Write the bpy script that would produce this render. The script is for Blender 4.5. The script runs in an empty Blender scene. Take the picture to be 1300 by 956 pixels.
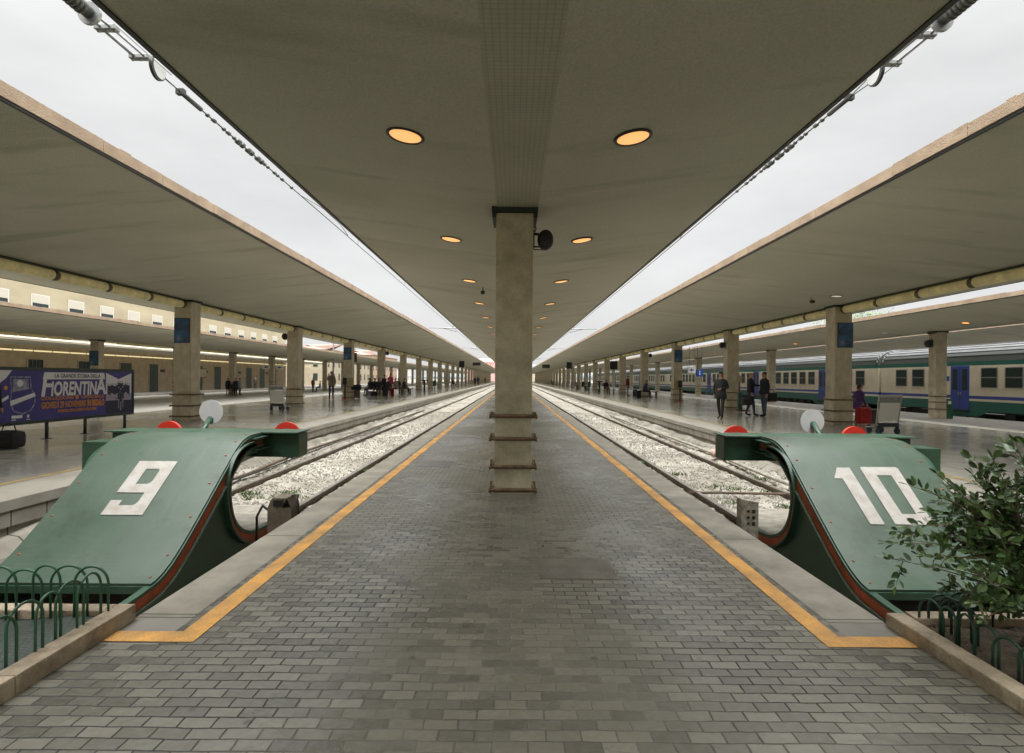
import bpy, bmesh, math, random
from mathutils import Vector, Matrix
random.seed(7)
R = math.radians
PI = math.pi
scene = bpy.context.scene
COL = scene.collection

# ------------------------------------------------------------------ helpers
class MB:
    """collects simple shapes and links them as ONE mesh object"""
    def __init__(self):
        self.v = []; self.f = []; self.m = []; self.smooth = []
    def _add(self, vs, fs, mi=0, sm=False):
        o = len(self.v)
        self.v += [tuple(p) for p in vs]
        for f in fs:
            self.f.append([i + o for i in f]); self.m.append(mi); self.smooth.append(sm)
    def box(self, x0, x1, y0, y1, z0, z1, mi=0, bev=0.0):
        if bev > 0:
            bm = bmesh.new(); bmesh.ops.create_cube(bm, size=1.0)
            for v in bm.verts:
                v.co = Vector((x0 + (v.co.x + .5) * (x1 - x0), y0 + (v.co.y + .5) * (y1 - y0), z0 + (v.co.z + .5) * (z1 - z0)))
            bmesh.ops.bevel(bm, geom=bm.edges[:], offset=bev, segments=2, profile=.6, affect='EDGES')
            self.bm(bm, mi); return self
        vs = [(x0,y0,z0),(x1,y0,z0),(x1,y1,z0),(x0,y1,z0),(x0,y0,z1),(x1,y0,z1),(x1,y1,z1),(x0,y1,z1)]
        fs = [(3,2,1,0),(4,5,6,7),(0,1,5,4),(1,2,6,5),(2,3,7,6),(3,0,4,7)]
        self._add(vs, fs, mi); return self
    def bm(self, bm, mi=0, mat=None, sm=False):
        bm.verts.ensure_lookup_table()
        for i, v in enumerate(bm.verts): v.index = i
        vs = [(mat @ v.co) if mat else v.co.copy() for v in bm.verts]
        fs = [[v.index for v in f.verts] for f in bm.faces]
        bm.free(); self._add(vs, fs, mi, sm); return self
    def poly(self, pts, mi=0):
        self._add(pts, [list(range(len(pts)))], mi); return self
    def prism(self, pts, d, mi=0):
        """closed polygon pts (3D, planar) pushed along vector d"""
        d = Vector(d); n = len(pts); a = [Vector(p) for p in pts]; b = [p + d for p in a]
        fs = [list(range(n))[::-1], list(range(n, 2 * n))]
        for i in range(n):
            j = (i + 1) % n; fs.append([i, j, j + n, i + n])
        self._add(a + b, fs, mi); return self
    def tube(self, path, r, n=8, mi=0, cap=True, closed=False):
        P = [Vector(p) for p in path]; m = len(P)
        rr = r if isinstance(r, (list, tuple)) else [r] * m
        vs = []; up = Vector((0, 0, 1)); prev = None
        for i in range(m):
            if closed: t = P[(i + 1) % m] - P[i - 1]
            else: t = P[min(i + 1, m - 1)] - P[max(i - 1, 0)]
            if t.length < 1e-9: t = Vector((0, 0, 1))
            t.normalize()
            if prev is None:
                a = t.cross(up)
                if a.length < .05: a = t.cross(Vector((1, 0, 0)))
            else:
                a = prev - t * prev.dot(t)
                if a.length < 1e-4: a = t.cross(up)
            a.normalize(); prev = a; b = t.cross(a)
            for k in range(n):
                q = 2 * PI * k / n
                vs.append(P[i] + (a * math.cos(q) + b * math.sin(q)) * rr[i])
        fs = []
        for i in range(m if closed else m - 1):
            for k in range(n):
                k2 = (k + 1) % n; i2 = (i + 1) % m
                fs.append([i * n + k, i2 * n + k, i2 * n + k2, i * n + k2])
        if cap and not closed:
            fs.append(list(range(n))); fs.append([(m - 1) * n + k for k in range(n)][::-1])
        self._add(vs, fs, mi, n > 5); return self
    def disc(self, c, r, axis='z', n=24, mi=0, h=0.0):
        c = Vector(c)
        ax = {'x': (Vector((0,1,0)), Vector((0,0,1)), Vector((1,0,0))), 'y': (Vector((1,0,0)), Vector((0,0,1)), Vector((0,-1,0))), 'z': (Vector((1,0,0)), Vector((0,1,0)), Vector((0,0,1)))}[axis]
        pts = [c + (ax[0] * math.cos(2*PI*k/n) + ax[1] * math.sin(2*PI*k/n)) * r for k in range(n)]
        if h: self.prism(pts, ax[2] * h, mi)
        else: self.poly(pts, mi)
        return self
    def ball(self, c, r, seg=10, mi=0, sc=(1,1,1), rot=None):
        bm = bmesh.new(); bmesh.ops.create_uvsphere(bm, u_segments=seg, v_segments=max(5, seg * 2 // 3), radius=r)
        M = Matrix.Translation(c) @ (rot.to_4x4() if rot else Matrix()) @ Matrix.Diagonal((*sc, 1))
        self.bm(bm, mi, M, True); return self
    def loft(self, rings, mi=0, cap=True, sm=True):
        n = len(rings[0]); vs = [p for r in rings for p in r]; fs = []
        for i in range(len(rings) - 1):
            for k in range(n):
                k2 = (k + 1) % n
                fs.append([i*n+k, i*n+k2, (i+1)*n+k2, (i+1)*n+k])
        if cap:
            fs.append(list(range(n))[::-1]); fs.append([(len(rings)-1)*n + k for k in range(n)])
        self._add(vs, fs, mi, sm); return self
    def build(self, name, mats, parent=None, loc=None):
        me = bpy.data.meshes.new(name)
        me.from_pydata(self.v, [], self.f)
        if not isinstance(mats, (list, tuple)): mats = [mats]
        for m in mats: me.materials.append(m)
        me.polygons.foreach_set('material_index', self.m)
        me.polygons.foreach_set('use_smooth', self.smooth)
        me.update()
        bm = bmesh.new(); bm.from_mesh(me)
        bmesh.ops.recalc_face_normals(bm, faces=bm.faces[:])
        bm.to_mesh(me); bm.free()
        o = bpy.data.objects.new(name, me); COL.objects.link(o)
        if parent is not None: o.parent = parent
        if loc is not None: o.location = loc
        return o

def tag(o, label=None, cat=None, group=None, kind=None):
    if label: o['label'] = label
    if cat: o['category'] = cat
    if group: o['group'] = group
    if kind: o['kind'] = kind
    return o
def thing(name, label, cat, loc=(0,0,0), rz=0, group=None):
    o = bpy.data.objects.new(name, None); COL.objects.link(o)
    o.empty_display_size = .2
    o.location = loc; o.rotation_euler = (0, 0, rz)
    return tag(o, label, cat, group, 'thing')
def struct(name, mb, mat, parent=None):
    return tag(mb.build(name, mat, parent), kind='structure')
def dup(root, loc, rz=0, label=None, group=None, scale=None):
    r = root.copy(); COL.objects.link(r); r.location = loc; r.rotation_euler = (0, 0, rz)
    if scale: r.scale = scale
    if label: r['label'] = label
    if group: r['group'] = group
    for ch in list(root.children):
        c = ch.copy(); COL.objects.link(c); c.parent = r
        for g in list(ch.children):
            d = g.copy(); COL.objects.link(d); d.parent = c
    return r
ORD = ['first','second','third','fourth','fifth','sixth','seventh','eighth','ninth','tenth','eleventh','twelfth','thirteenth','fourteenth','fifteenth','sixteenth','seventeenth','eighteenth','nineteenth','twentieth',
       'twenty-first','twenty-second','twenty-third','twenty-fourth','twenty-fifth','twenty-sixth','twenty-seventh','twenty-eighth','twenty-ninth','thirtieth','thirty-first','thirty-second','thirty-third','thirty-fourth','thirty-fifth']

# ------------------------------------------------------------------ materials
def mat(name, col, rough=.6, var=.0, vscale=3.0, bump=0., bscale=40., metal=0., col2=None, stretch=(1,1,1), detail=6, rvar=0., spec=.5, emit=None, estr=0., speck=0., coat=0.):
    m = bpy.data.materials.new(name); m.use_nodes = True
    nt = m.node_tree; N = nt.nodes; L = nt.links
    b = N['Principled BSDF']
    b.inputs['Base Color'].default_value = (*col, 1); b.inputs['Roughness'].default_value = rough
    b.inputs['Metallic'].default_value = metal; b.inputs['Specular IOR Level'].default_value = spec
    if coat: b.inputs['Coat Weight'].default_value = coat; b.inputs['Coat Roughness'].default_value = .15
    if emit: b.inputs['Emission Color'].default_value = (*emit, 1); b.inputs['Emission Strength'].default_value = estr
    if var or col2 or bump or rvar:
        tc = N.new('ShaderNodeTexCoord'); mp = N.new('ShaderNodeMapping'); L.new(tc.outputs['Object'], mp.inputs['Vector'])
        mp.inputs['Scale'].default_value = stretch
    if var or col2:
        n = N.new('ShaderNodeTexNoise'); n.inputs['Scale'].default_value = vscale; n.inputs['Detail'].default_value = detail; n.inputs['Roughness'].default_value = .62
        L.new(mp.outputs[0], n.inputs['Vector'])
        cr = N.new('ShaderNodeValToRGB'); e = cr.color_ramp.elements
        c2 = col2 or tuple(c * (1 - var) for c in col); c1 = tuple(min(1, c * (1 + var * .6)) for c in col)
        e[0].position = .34; e[0].color = (*c2, 1); e[1].position = .66; e[1].color = (*c1, 1)
        L.new(n.outputs['Fac'], cr.inputs['Fac'])
        out = cr.outputs['Color']
        if speck:
            n3 = N.new('ShaderNodeTexNoise'); n3.inputs['Scale'].default_value = bscale * 2; n3.inputs['Detail'].default_value = 3
            L.new(mp.outputs[0], n3.inputs['Vector'])
            mx = N.new('ShaderNodeMix'); mx.data_type = 'RGBA'; mx.blend_type = 'MULTIPLY'; mx.inputs['Factor'].default_value = speck
            L.new(out, mx.inputs[6]); L.new(n3.outputs['Color'], mx.inputs[7])
            hs = N.new('ShaderNodeHueSaturation'); hs.inputs['Saturation'].default_value = 0; hs.inputs['Value'].default_value = 1.9
            L.new(n3.outputs['Color'], hs.inputs['Color']); L.new(hs.outputs[0], mx.inputs[7]); out = mx.outputs[2]
        L.new(out, b.inputs['Base Color'])
        if rvar:
            mr = N.new('ShaderNodeMapRange'); mr.inputs['To Min'].default_value = max(.03, rough - rvar); mr.inputs['To Max'].default_value = rough + rvar
            mr.inputs['From Min'].default_value = .3; mr.inputs['From Max'].default_value = .7
            L.new(n.outputs['Fac'], mr.inputs['Value']); L.new(mr.outputs[0], b.inputs['Roughness'])
    if bump:
        n2 = N.new('ShaderNodeTexNoise'); n2.inputs['Scale'].default_value = bscale; n2.inputs['Detail'].default_value = 4
        L.new(mp.outputs[0], n2.inputs['Vector'])
        bp = N.new('ShaderNodeBump'); bp.inputs['Strength'].default_value = bump; bp.inputs['Distance'].default_value = .02
        L.new(n2.outputs['Fac'], bp.inputs['Height']); L.new(bp.outputs[0], b.inputs['Normal'])
    return m

M = {}
def ceiling_mat():
    m = bpy.data.materials.new('ceiling_stucco'); m.use_nodes = True; nt = m.node_tree; N = nt.nodes; L = nt.links; b = N['Principled BSDF']
    b.inputs['Roughness'].default_value = .75; b.inputs['Specular IOR Level'].default_value = .35
    tc = N.new('ShaderNodeTexCoord')
    def noise(sc, scale, det=5, ro=.6):
        mp = N.new('ShaderNodeMapping'); mp.inputs['Scale'].default_value = sc; L.new(tc.outputs['Object'], mp.inputs['Vector'])
        n = N.new('ShaderNodeTexNoise'); n.inputs['Scale'].default_value = scale; n.inputs['Detail'].default_value = det; n.inputs['Roughness'].default_value = ro
        L.new(mp.outputs[0], n.inputs['Vector']); return n.outputs['Fac']
    def ramp(f, p0, c0, p1, c1):
        r = N.new('ShaderNodeValToRGB'); r.color_ramp.elements[0].position = p0; r.color_ramp.elements[0].color = (*c0, 1); r.color_ramp.elements[1].position = p1; r.color_ramp.elements[1].color = (*c1, 1)
        L.new(f, r.inputs['Fac']); return r.outputs['Color']
    def mul(a, c, f=1.0):
        x = N.new('ShaderNodeMix'); x.data_type = 'RGBA'; x.blend_type = 'MULTIPLY'; x.inputs['Factor'].default_value = f
        L.new(a, x.inputs[6]); L.new(c, x.inputs[7]); return x.outputs[2]
    base = ramp(noise((1,1,1), .35, 6), .3, (.455,.445,.355), .7, (.545,.535,.44))
    streak = ramp(noise((.28,1.6,1), 1.1, 4, .5), .30, (.66,.65,.58), .42, (1,1,1))      # damp streaks running across the slab
    blot = ramp(noise((.12,.5,1), .9, 3), .3, (.8,.79,.74), .45, (1,1,1))
    grain = ramp(noise((1,1,1), 55, 3), .30, (.76,.75,.73), .62, (1.0,1.0,1.0))
    c = mul(mul(mul(base, streak, .55), blot, .6), grain, .8)
    L.new(c, b.inputs['Base Color'])
    bp = N.new('ShaderNodeBump'); bp.inputs['Strength'].default_value = .35; bp.inputs['Distance'].default_value = .02
    L.new(noise((1,1,1), 60, 3), bp.inputs['Height']); L.new(bp.outputs[0], b.inputs['Normal'])
    return m

def paver_mat():
    m = bpy.data.materials.new('brick_pavers'); m.use_nodes = True; nt = m.node_tree; N = nt.nodes; L = nt.links; b = N['Principled BSDF']
    tc = N.new('ShaderNodeTexCoord')
    def noise(scale, det=5, sc=(1,1,1), ro=.6):
        mp = N.new('ShaderNodeMapping'); mp.inputs['Scale'].default_value = sc; L.new(tc.outputs['Object'], mp.inputs['Vector'])
        n = N.new('ShaderNodeTexNoise'); n.inputs['Scale'].default_value = scale; n.inputs['Detail'].default_value = det; n.inputs['Roughness'].default_value = ro
        L.new(mp.outputs[0], n.inputs['Vector']); return n
    # slightly wavy courses
    dn = noise(4.5, 5); vm = N.new('ShaderNodeVectorMath'); vm.operation = 'SCALE'; vm.inputs['Scale'].default_value = .026
    sb = N.new('ShaderNodeVectorMath'); sb.operation = 'SUBTRACT'; sb.inputs[1].default_value = (.5,.5,.5); L.new(dn.outputs['Color'], sb.inputs[0]); L.new(sb.outputs[0], vm.inputs[0])
    ad = N.new('ShaderNodeVectorMath'); ad.operation = 'ADD'; L.new(tc.outputs['Object'], ad.inputs[0]); L.new(vm.outputs[0], ad.inputs[1])
    br = N.new('ShaderNodeTexBrick'); br.offset = .5; br.inputs['Scale'].default_value = 1.0
    br.inputs['Brick Width'].default_value = .140; br.inputs['Row Height'].default_value = .072; br.inputs['Mortar Size'].default_value = .0050; br.inputs['Mortar Smooth'].default_value = .5; br.inputs['Bias'].default_value = 0
    br.inputs['Color1'].default_value = (.0,.0,.0,1); br.inputs['Color2'].default_value = (1,1,1,1); br.inputs['Mortar'].default_value = (.5,.5,.5,1)
    L.new(ad.outputs[0], br.inputs['Vector'])
    def mix(a, c, f, mode='MIX'):
        x = N.new('ShaderNodeMix'); x.data_type = 'RGBA'; x.blend_type = mode
        for s, i in ((a, 6), (c, 7)):
            if isinstance(s, tuple): x.inputs[i].default_value = (*s, 1)
            else: L.new(s, x.inputs[i])
        if isinstance(f, float): x.inputs['Factor'].default_value = f
        else: L.new(f, x.inputs['Factor'])
        return x.outputs[2]
    def rng(s, a0, a1, b0, b1):
        x = N.new('ShaderNodeMapRange'); x.inputs['From Min'].default_value = a0; x.inputs['From Max'].default_value = a1; x.inputs['To Min'].default_value = b0; x.inputs['To Max'].default_value = b1
        L.new(s, x.inputs['Value']); return x.outputs[0]
    stone = mix((.082,.080,.063), (.205,.198,.160), br.outputs['Color'])
    big = noise(.45, 5); fine = noise(26, 4)
    stone = mix(stone, (.150,.142,.105), rng(big.outputs['Fac'], .42, .62, 0, .55))     # dusty trodden patches
    stone = mix(stone, (.5,.5,.5), rng(fine.outputs['Fac'], .35, .75, .0, .10))
    joint_patch = noise(.75, 3)
    sp = N.new('ShaderNodeSeparateXYZ'); L.new(tc.outputs['Object'], sp.inputs[0]); ab = N.new('ShaderNodeMath'); ab.operation = 'ABSOLUTE'; L.new(sp.outputs['X'], ab.inputs[0])
    wk = N.new('ShaderNodeMath'); wk.operation = 'MULTIPLY_ADD'; L.new(ab.outputs[0], wk.inputs[0]); wk.inputs[1].default_value = .17; L.new(joint_patch.outputs['Fac'], wk.inputs[2])   # joints stay open at the sides, silted up along the trodden middle
    jp = rng(wk.outputs[0], .50, .70, .10, 1.0); jp.node.clamp = True
    jm = N.new('ShaderNodeMath'); jm.operation = 'MULTIPLY'; L.new(br.outputs['Fac'], jm.inputs[0]); L.new(jp, jm.inputs[1])
    stain = noise(.9, 6, (1, .45, 1), .7); stone = mix(stone, (.055,.052,.042), rng(stain.outputs['Fac'], .58, .74, 0, .5))
    gum = N.new('ShaderNodeTexVoronoi'); gum.inputs['Scale'].default_value = 3.2; L.new(tc.outputs['Object'], gum.inputs['Vector']); stone = mix(stone, (.045,.043,.036), rng(gum.outputs['Distance'], .045, .075, .65, 0))
    worn = noise(1.3, 6, (1,.6,1), .7); stone = mix(stone, (.24,.225,.185), rng(worn.outputs['Fac'], .60, .74, 0, .35))
    colr = mix(stone, (.018,.017,.015), jm.outputs[0])
    L.new(colr, b.inputs['Base Color'])
    ro = rng(big.outputs['Fac'], .35, .65, .17, .40); ro2 = N.new('ShaderNodeMath'); ro2.operation = 'ADD'; L.new(ro, ro2.inputs[0])
    L.new(rng(br.outputs['Fac'], 0, 1, 0, .35), ro2.inputs[1]); L.new(ro2.outputs[0], b.inputs['Roughness'])
    hgt = N.new('ShaderNodeMath'); hgt.operation = 'SUBTRACT'; hgt.inputs[0].default_value = 1.0; L.new(jm.outputs[0], hgt.inputs[1])
    tilt = N.new('ShaderNodeMath'); tilt.operation = 'MULTIPLY_ADD'; L.new(fine.outputs['Fac'], tilt.inputs[0]); tilt.inputs[1].default_value = .45; L.new(hgt.outputs[0], tilt.inputs[2])
    t2 = N.new('ShaderNodeMath'); t2.operation = 'MULTIPLY_ADD'; L.new(noise(7,2).outputs['Fac'], t2.inputs[0]); t2.inputs[1].default_value = .8; L.new(tilt.outputs[0], t2.inputs[2])
    bp = N.new('ShaderNodeBump'); bp.inputs['Strength'].default_value = .5; bp.inputs['Distance'].default_value = .008
    L.new(t2.outputs[0], bp.inputs['Height']); L.new(bp.outputs[0], b.inputs['Normal'])
    return m

def slab_mat(name, c1, c2, w, h, joint=(.05,.05,.045), jsize=.006, rough=.5, rvar=.1, off=.5, vscale=1.2, dirt=.5, bumps=.25):
    m = bpy.data.materials.new(name); m.use_nodes = True; nt = m.node_tree; N = nt.nodes; L = nt.links; b = N['Principled BSDF']
    tc = N.new('ShaderNodeTexCoord')
    br = N.new('ShaderNodeTexBrick'); br.offset = off; br.inputs['Scale'].default_value = 1; br.inputs['Brick Width'].default_value = w; br.inputs['Row Height'].default_value = h
    br.inputs['Mortar Size'].default_value = jsize; br.inputs['Mortar Smooth'].default_value = .3
    br.inputs['Color1'].default_value = (*c1, 1); br.inputs['Color2'].default_value = (*c2, 1); br.inputs['Mortar'].default_value = (*joint, 1)
    L.new(tc.outputs['Object'], br.inputs['Vector'])
    n = N.new('ShaderNodeTexNoise'); n.inputs['Scale'].default_value = vscale; n.inputs['Detail'].default_value = 7; n.inputs['Roughness'].default_value = .65; L.new(tc.outputs['Object'], n.inputs['Vector'])
    r = N.new('ShaderNodeValToRGB'); r.color_ramp.elements[0].position = .3; r.color_ramp.elements[0].color = (1 - dirt, 1 - dirt, 1 - dirt * 1.1, 1); r.color_ramp.elements[1].position = .62; r.color_ramp.elements[1].color = (1,1,1,1)
    L.new(n.outputs['Fac'], r.inputs['Fac'])
    x = N.new('ShaderNodeMix'); x.data_type = 'RGBA'; x.blend_type = 'MULTIPLY'; x.inputs['Factor'].default_value = 1; L.new(br.outputs['Color'], x.inputs[6]); L.new(r.outputs['Color'], x.inputs[7])
    L.new(x.outputs[2], b.inputs['Base Color'])
    mr = N.new('ShaderNodeMapRange'); mr.inputs['From Min'].default_value = .3; mr.inputs['From Max'].default_value = .7; mr.inputs['To Min'].default_value = max(.04, rough - rvar); mr.inputs['To Max'].default_value = rough + rvar
    L.new(n.outputs['Fac'], mr.inputs['Value']); L.new(mr.outputs[0], b.inputs['Roughness'])
    if bumps:
        n2 = N.new('ShaderNodeTexNoise'); n2.inputs['Scale'].default_value = 30; n2.inputs['Detail'].default_value = 5; L.new(tc.outputs['Object'], n2.inputs['Vector'])
        ma = N.new('ShaderNodeMath'); ma.operation = 'MULTIPLY_ADD'; L.new(br.outputs['Fac'], ma.inputs[0]); ma.inputs[1].default_value = -1.0; L.new(n2.outputs['Fac'], ma.inputs[2])
        bp = N.new('ShaderNodeBump'); bp.inputs['Strength'].default_value = bumps; bp.inputs['Distance'].default_value = .006; L.new(ma.outputs[0], bp.inputs['Height']); L.new(bp.outputs[0], b.inputs['Normal'])
    return m

def netting_mat():
    m = bpy.data.materials.new('green_netting'); m.use_nodes = True; nt = m.node_tree; N = nt.nodes; L = nt.links; b = N['Principled BSDF']
    tc = N.new('ShaderNodeTexCoord')
    br = N.new('ShaderNodeTexBrick'); br.offset = .5; br.inputs['Brick Width'].default_value = .028; br.inputs['Row Height'].default_value = .03; br.inputs['Mortar Size'].default_value = .004; br.inputs['Scale'].default_value = 1
    br.inputs['Color1'].default_value = (.008,.013,.010,1); br.inputs['Color2'].default_value = (.015,.024,.018,1); br.inputs['Mortar'].default_value = (.035,.055,.042,1)
    L.new(tc.outputs['Object'], br.inputs['Vector']); L.new(br.outputs['Color'], b.inputs['Base Color']); b.inputs['Roughness'].default_value = .55
    bp = N.new('ShaderNodeBump'); bp.inputs['Strength'].default_value = .8; bp.inputs['Distance'].default_value = .006; L.new(br.outputs['Fac'], bp.inputs['Height']); L.new(bp.outputs[0], b.inputs['Normal'])
    return m

def paint_mat():
    m = bpy.data.materials.new('green_paint_plate'); m.use_nodes = True; nt = m.node_tree; N = nt.nodes; L = nt.links; b = N['Principled BSDF']
    tc = N.new('ShaderNodeTexCoord')
    def noise(scale, det=5, sc=(1,1,1), ro=.6):
        mp = N.new('ShaderNodeMapping'); mp.inputs['Scale'].default_value = sc; L.new(tc.outputs['Object'], mp.inputs['Vector'])
        n = N.new('ShaderNodeTexNoise'); n.inputs['Scale'].default_value = scale; n.inputs['Detail'].default_value = det; n.inputs['Roughness'].default_value = ro
        L.new(mp.outputs[0], n.inputs['Vector']); return n.outputs['Fac']
    def rng(s, a0, a1, b0, b1):
        x = N.new('ShaderNodeMapRange'); x.inputs['From Min'].default_value = a0; x.inputs['From Max'].default_value = a1; x.inputs['To Min'].default_value = b0; x.inputs['To Max'].default_value = b1
        L.new(s, x.inputs['Value']); return x.outputs[0]
    def mix(a, c, f):
        x = N.new('ShaderNodeMix'); x.data_type = 'RGBA'
        for s, i in ((a, 6), (c, 7)):
            if isinstance(s, tuple): x.inputs[i].default_value = (*s, 1)
            else: L.new(s, x.inputs[i])
        L.new(f, x.inputs['Factor']); return x.outputs[2]
    c = mix((.050,.088,.060), (.070,.106,.077), rng(noise(1.7, 6), .34, .66, 0, 1))
    c = mix(c, (.088,.112,.092), rng(noise(3.0, 5, (2.2,.35,.35)), .52, .72, 0, .7))       # faded streaks running down the slope
    c = mix(c, (.040,.050,.036), rng(noise(2.3, 7, (1,1,1), .75), .54, .72, 0, .75)); c = mix(c, (.10,.105,.085), rng(noise(1.4, 6, (3,.25,.25), .7), .58, .72, 0, .45))       # grime
    c = mix(c, (.16,.17,.15), rng(noise(60, 3, (2.5,.5,.5)), .70, .74, 0, .55))            # fine scratches
    c = mix(c, (.12,.055,.03), rng(noise(13, 5, (1,1,1), .7), .675, .70, 0, .8))          # rust chips
    L.new(c, b.inputs['Base Color']); L.new(rng(noise(2.0, 6), .3, .7, .34, .56), b.inputs['Roughness'])
    bp = N.new('ShaderNodeBump'); bp.inputs['Strength'].default_value = .12; bp.inputs['Distance'].default_value = .03
    L.new(noise(3.5, 3), bp.inputs['Height']); L.new(bp.outputs[0], b.inputs['Normal'])
    return m
M['ceiling'] = ceiling_mat(); M['paver'] = paver_mat(); M['netting'] = netting_mat()
M['strip'] = slab_mat('ceiling_centre_strip', (.40,.39,.31), (.43,.42,.335), .045, .045, (.34,.33,.265), .006, .7, .05, off=0, vscale=.6, dirt=.15, bumps=.1)
M['fascia'] = mat('fascia_stone', (.36,.27,.185), .85, .35, 2.0, .6, 50, col2=(.30,.22,.15), speck=.4)
M['coping'] = slab_mat('coping_concrete', (.262,.243,.192), (.295,.272,.22), 50, 1.7, (.085,.08,.065), .010, .62, .12, vscale=2.6, dirt=.58)
M['slab'] = slab_mat('concourse_slabs', (.20,.19,.165), (.24,.225,.195), 1.1, .62, (.05,.048,.04), .006, .5, .12, dirt=.45)
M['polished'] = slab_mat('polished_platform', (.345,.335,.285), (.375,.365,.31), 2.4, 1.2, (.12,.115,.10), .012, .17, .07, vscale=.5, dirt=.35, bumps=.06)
M['pcoping'] = slab_mat('platform_coping', (.33,.31,.265), (.37,.345,.295), 1.6, 60, (.12,.11,.09), .01, .55, .1, off=0, vscale=1.4, dirt=.35)
M['wallstone'] = slab_mat('platform_wall_stone', (.30,.28,.235), (.35,.325,.275), 1.15, .5, (.07,.065,.05), .012, .8, .1, off=0, vscale=1.5, dirt=.5)
M['low'] = slab_mat('low_platform_asphalt', (.25,.24,.21), (.27,.255,.225), 8, 3, (.15,.14,.12), .01, .45, .12, dirt=.3)
M['yellow'] = mat('yellow_line_paint', (.56,.28,.045), .55, .30, 3.2, .2, 45, col2=(.33,.175,.05), speck=.75)
M['yellowfaint'] = mat('worn_yellow_paint', (.36,.25,.09), .5, .3, 3)
M['stone'] = mat('travertine', (.52,.46,.345), .62, .22, 3.2, .25, 30, col2=(.40,.345,.245), stretch=(1,1,.7), speck=.35, rvar=.08)
M['cstone'] = mat('stained_travertine', (.56,.53,.40), .6, .35, 2.6, .25, 30, col2=(.38,.355,.25), speck=.35, rvar=.08)
M['brass'] = mat('rusty_band', (.20,.135,.075), .55, .4, 12, .2, 60, metal=.25)
M['capgreen'] = mat('dark_green_cap', (.018,.028,.02), .6)
M['dark'] = mat('dark_metal', (.03,.032,.03), .5, .3, 8)
M['black'] = mat('black_plastic', (.015,.015,.016), .45)
M['green'] = paint_mat()
M['greend'] = mat('green_paint_frame', (.036,.088,.055), .38, .3, 4, .08, 30, rvar=.08)
M['redweb'] = mat('red_oxide_paint', (.46,.095,.03), .5, .3, 6, .1, 40)
M['redsig'] = mat('red_signal_paint', (.62,.035,.018), .45, .15, 6)
M['whitep'] = mat('white_number_paint', (.39,.38,.36), .5, .14, 9, .06, 40, col2=(.33,.30,.26), speck=.15)
M['whited'] = mat('white_enamel_disc', (.50,.51,.515), .5, .1, 4)
M['rail'] = mat('rail_steel', (.13,.095,.065), .6, .4, 6, metal=.2)
M['railtop'] = mat('polished_rail_head', (.27,.25,.22), .4, .3, 6, metal=.5)
M['ballast'] = mat('ballast_bed', (.37,.35,.30), .9, .5, .9, .6, 22, col2=(.215,.195,.155), speck=.4)
M['gravel1'] = mat('ballast_stone_pale', (.40,.38,.33), .9, .45, 1.1)
M['gravel2'] = mat('ballast_stone_grey', (.27,.25,.21), .9, .3, 9)
M['dirt'] = mat('pit_dirt', (.17,.145,.105), .95, .5, 5, .8, 30, col2=(.08,.07,.05))
M['sleeper'] = mat('concrete_sleeper', (.37,.345,.29), .9, .3, 6, .5, 40)
M['curb'] = mat('planter_curb_stone', (.38,.315,.23), .8, .4, 4, .4, 40, col2=(.16,.125,.08), speck=.4)
M['soil'] = mat('planter_soil', (.11,.085,.055), .95, .5, 9, 1.0, 60, col2=(.05,.04,.028), speck=.5)
M['hoop'] = mat('green_hoop_paint', (.03,.115,.06), .4, .3, 8)
M['hoop2'] = mat('weathered_hoop_paint', (.02,.07,.045), .5, .3, 8)
M['leaf1'] = mat('leaf_dark', (.055,.105,.032), .38, .3, 3, spec=.5)
M['leaf2'] = mat('leaf_mid', (.08,.15,.045), .40, .3, 3, spec=.5)
M['leaf3'] = mat('leaf_light', (.13,.21,.065), .42, .3, 3, spec=.5)
M['bark'] = mat('bark', (.16,.12,.075), .85, .3, 14, .5, 60)
M['weed'] = mat('weed_green', (.10,.15,.045), .7, .4, 5)
M['tube'] = mat('aged_lamp_cover', (.62,.54,.29), .55, .25, 3.5, .1, 20, col2=(.42,.36,.19), emit=(1.0,.82,.35), estr=.05)
M['lamp'] = mat('lamp_glass', (.9,.6,.25), .4, emit=(1.0,.47,.15), estr=.60)
M['lampoff'] = mat('lamp_glass_pale', (.7,.68,.6), .4, emit=(1.0,.9,.7), estr=.25)
M['lampred'] = mat('lamp_glass_orange', (.9,.4,.2), .4, emit=(1.0,.36,.08), estr=1.6)
M['greymetal'] = mat('galvanised_metal', (.30,.31,.31), .42, .2, 8, metal=.6)
M['insul'] = mat('insulator', (.07,.075,.07), .35)
M['wire'] = mat('wire', (.08,.08,.08), .5, metal=.3)
M['poster'] = mat('poster_blue', (.025,.12,.27), .35, .3, 2.6, col2=(.008,.014,.024), detail=3)
M['bill'] = mat('billboard_print', (.050,.040,.215), .45, .12, 3)
M['billw'] = mat('billboard_white', (.72,.70,.70), .5)
M['billo'] = mat('billboard_orange', (.62,.25,.03), .5)
M['billg'] = mat('billboard_grey', (.33,.33,.40), .5, .4, 14, col2=(.10,.10,.2))
M['billd'] = mat('billboard_dusk', (.40,.33,.38), .5, .3, 9, col2=(.20,.18,.30))
M['billk'] = mat('billboard_dark', (.02,.02,.05), .5)
M['frame'] = mat('billboard_frame', (.035,.045,.038), .45, .3, 6)
M['cream'] = mat('cream_wall', (.40,.345,.245), .85, .16, .5, .1, 20, speck=.15, stretch=(1,.3,1))
M['tan'] = mat('tan_stone_cladding', (.42,.335,.22), .75, .16, 1.2, speck=.15)
M['glass'] = mat('dark_window_glass', (.022,.035,.036), .12)
M['wframe'] = mat('white_window_frame', (.6,.58,.53), .5)
M['shutter'] = mat('pale_shutter', (.5,.47,.42), .6)
M['doorg'] = mat('dark_green_door', (.02,.04,.035), .3)
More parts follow.
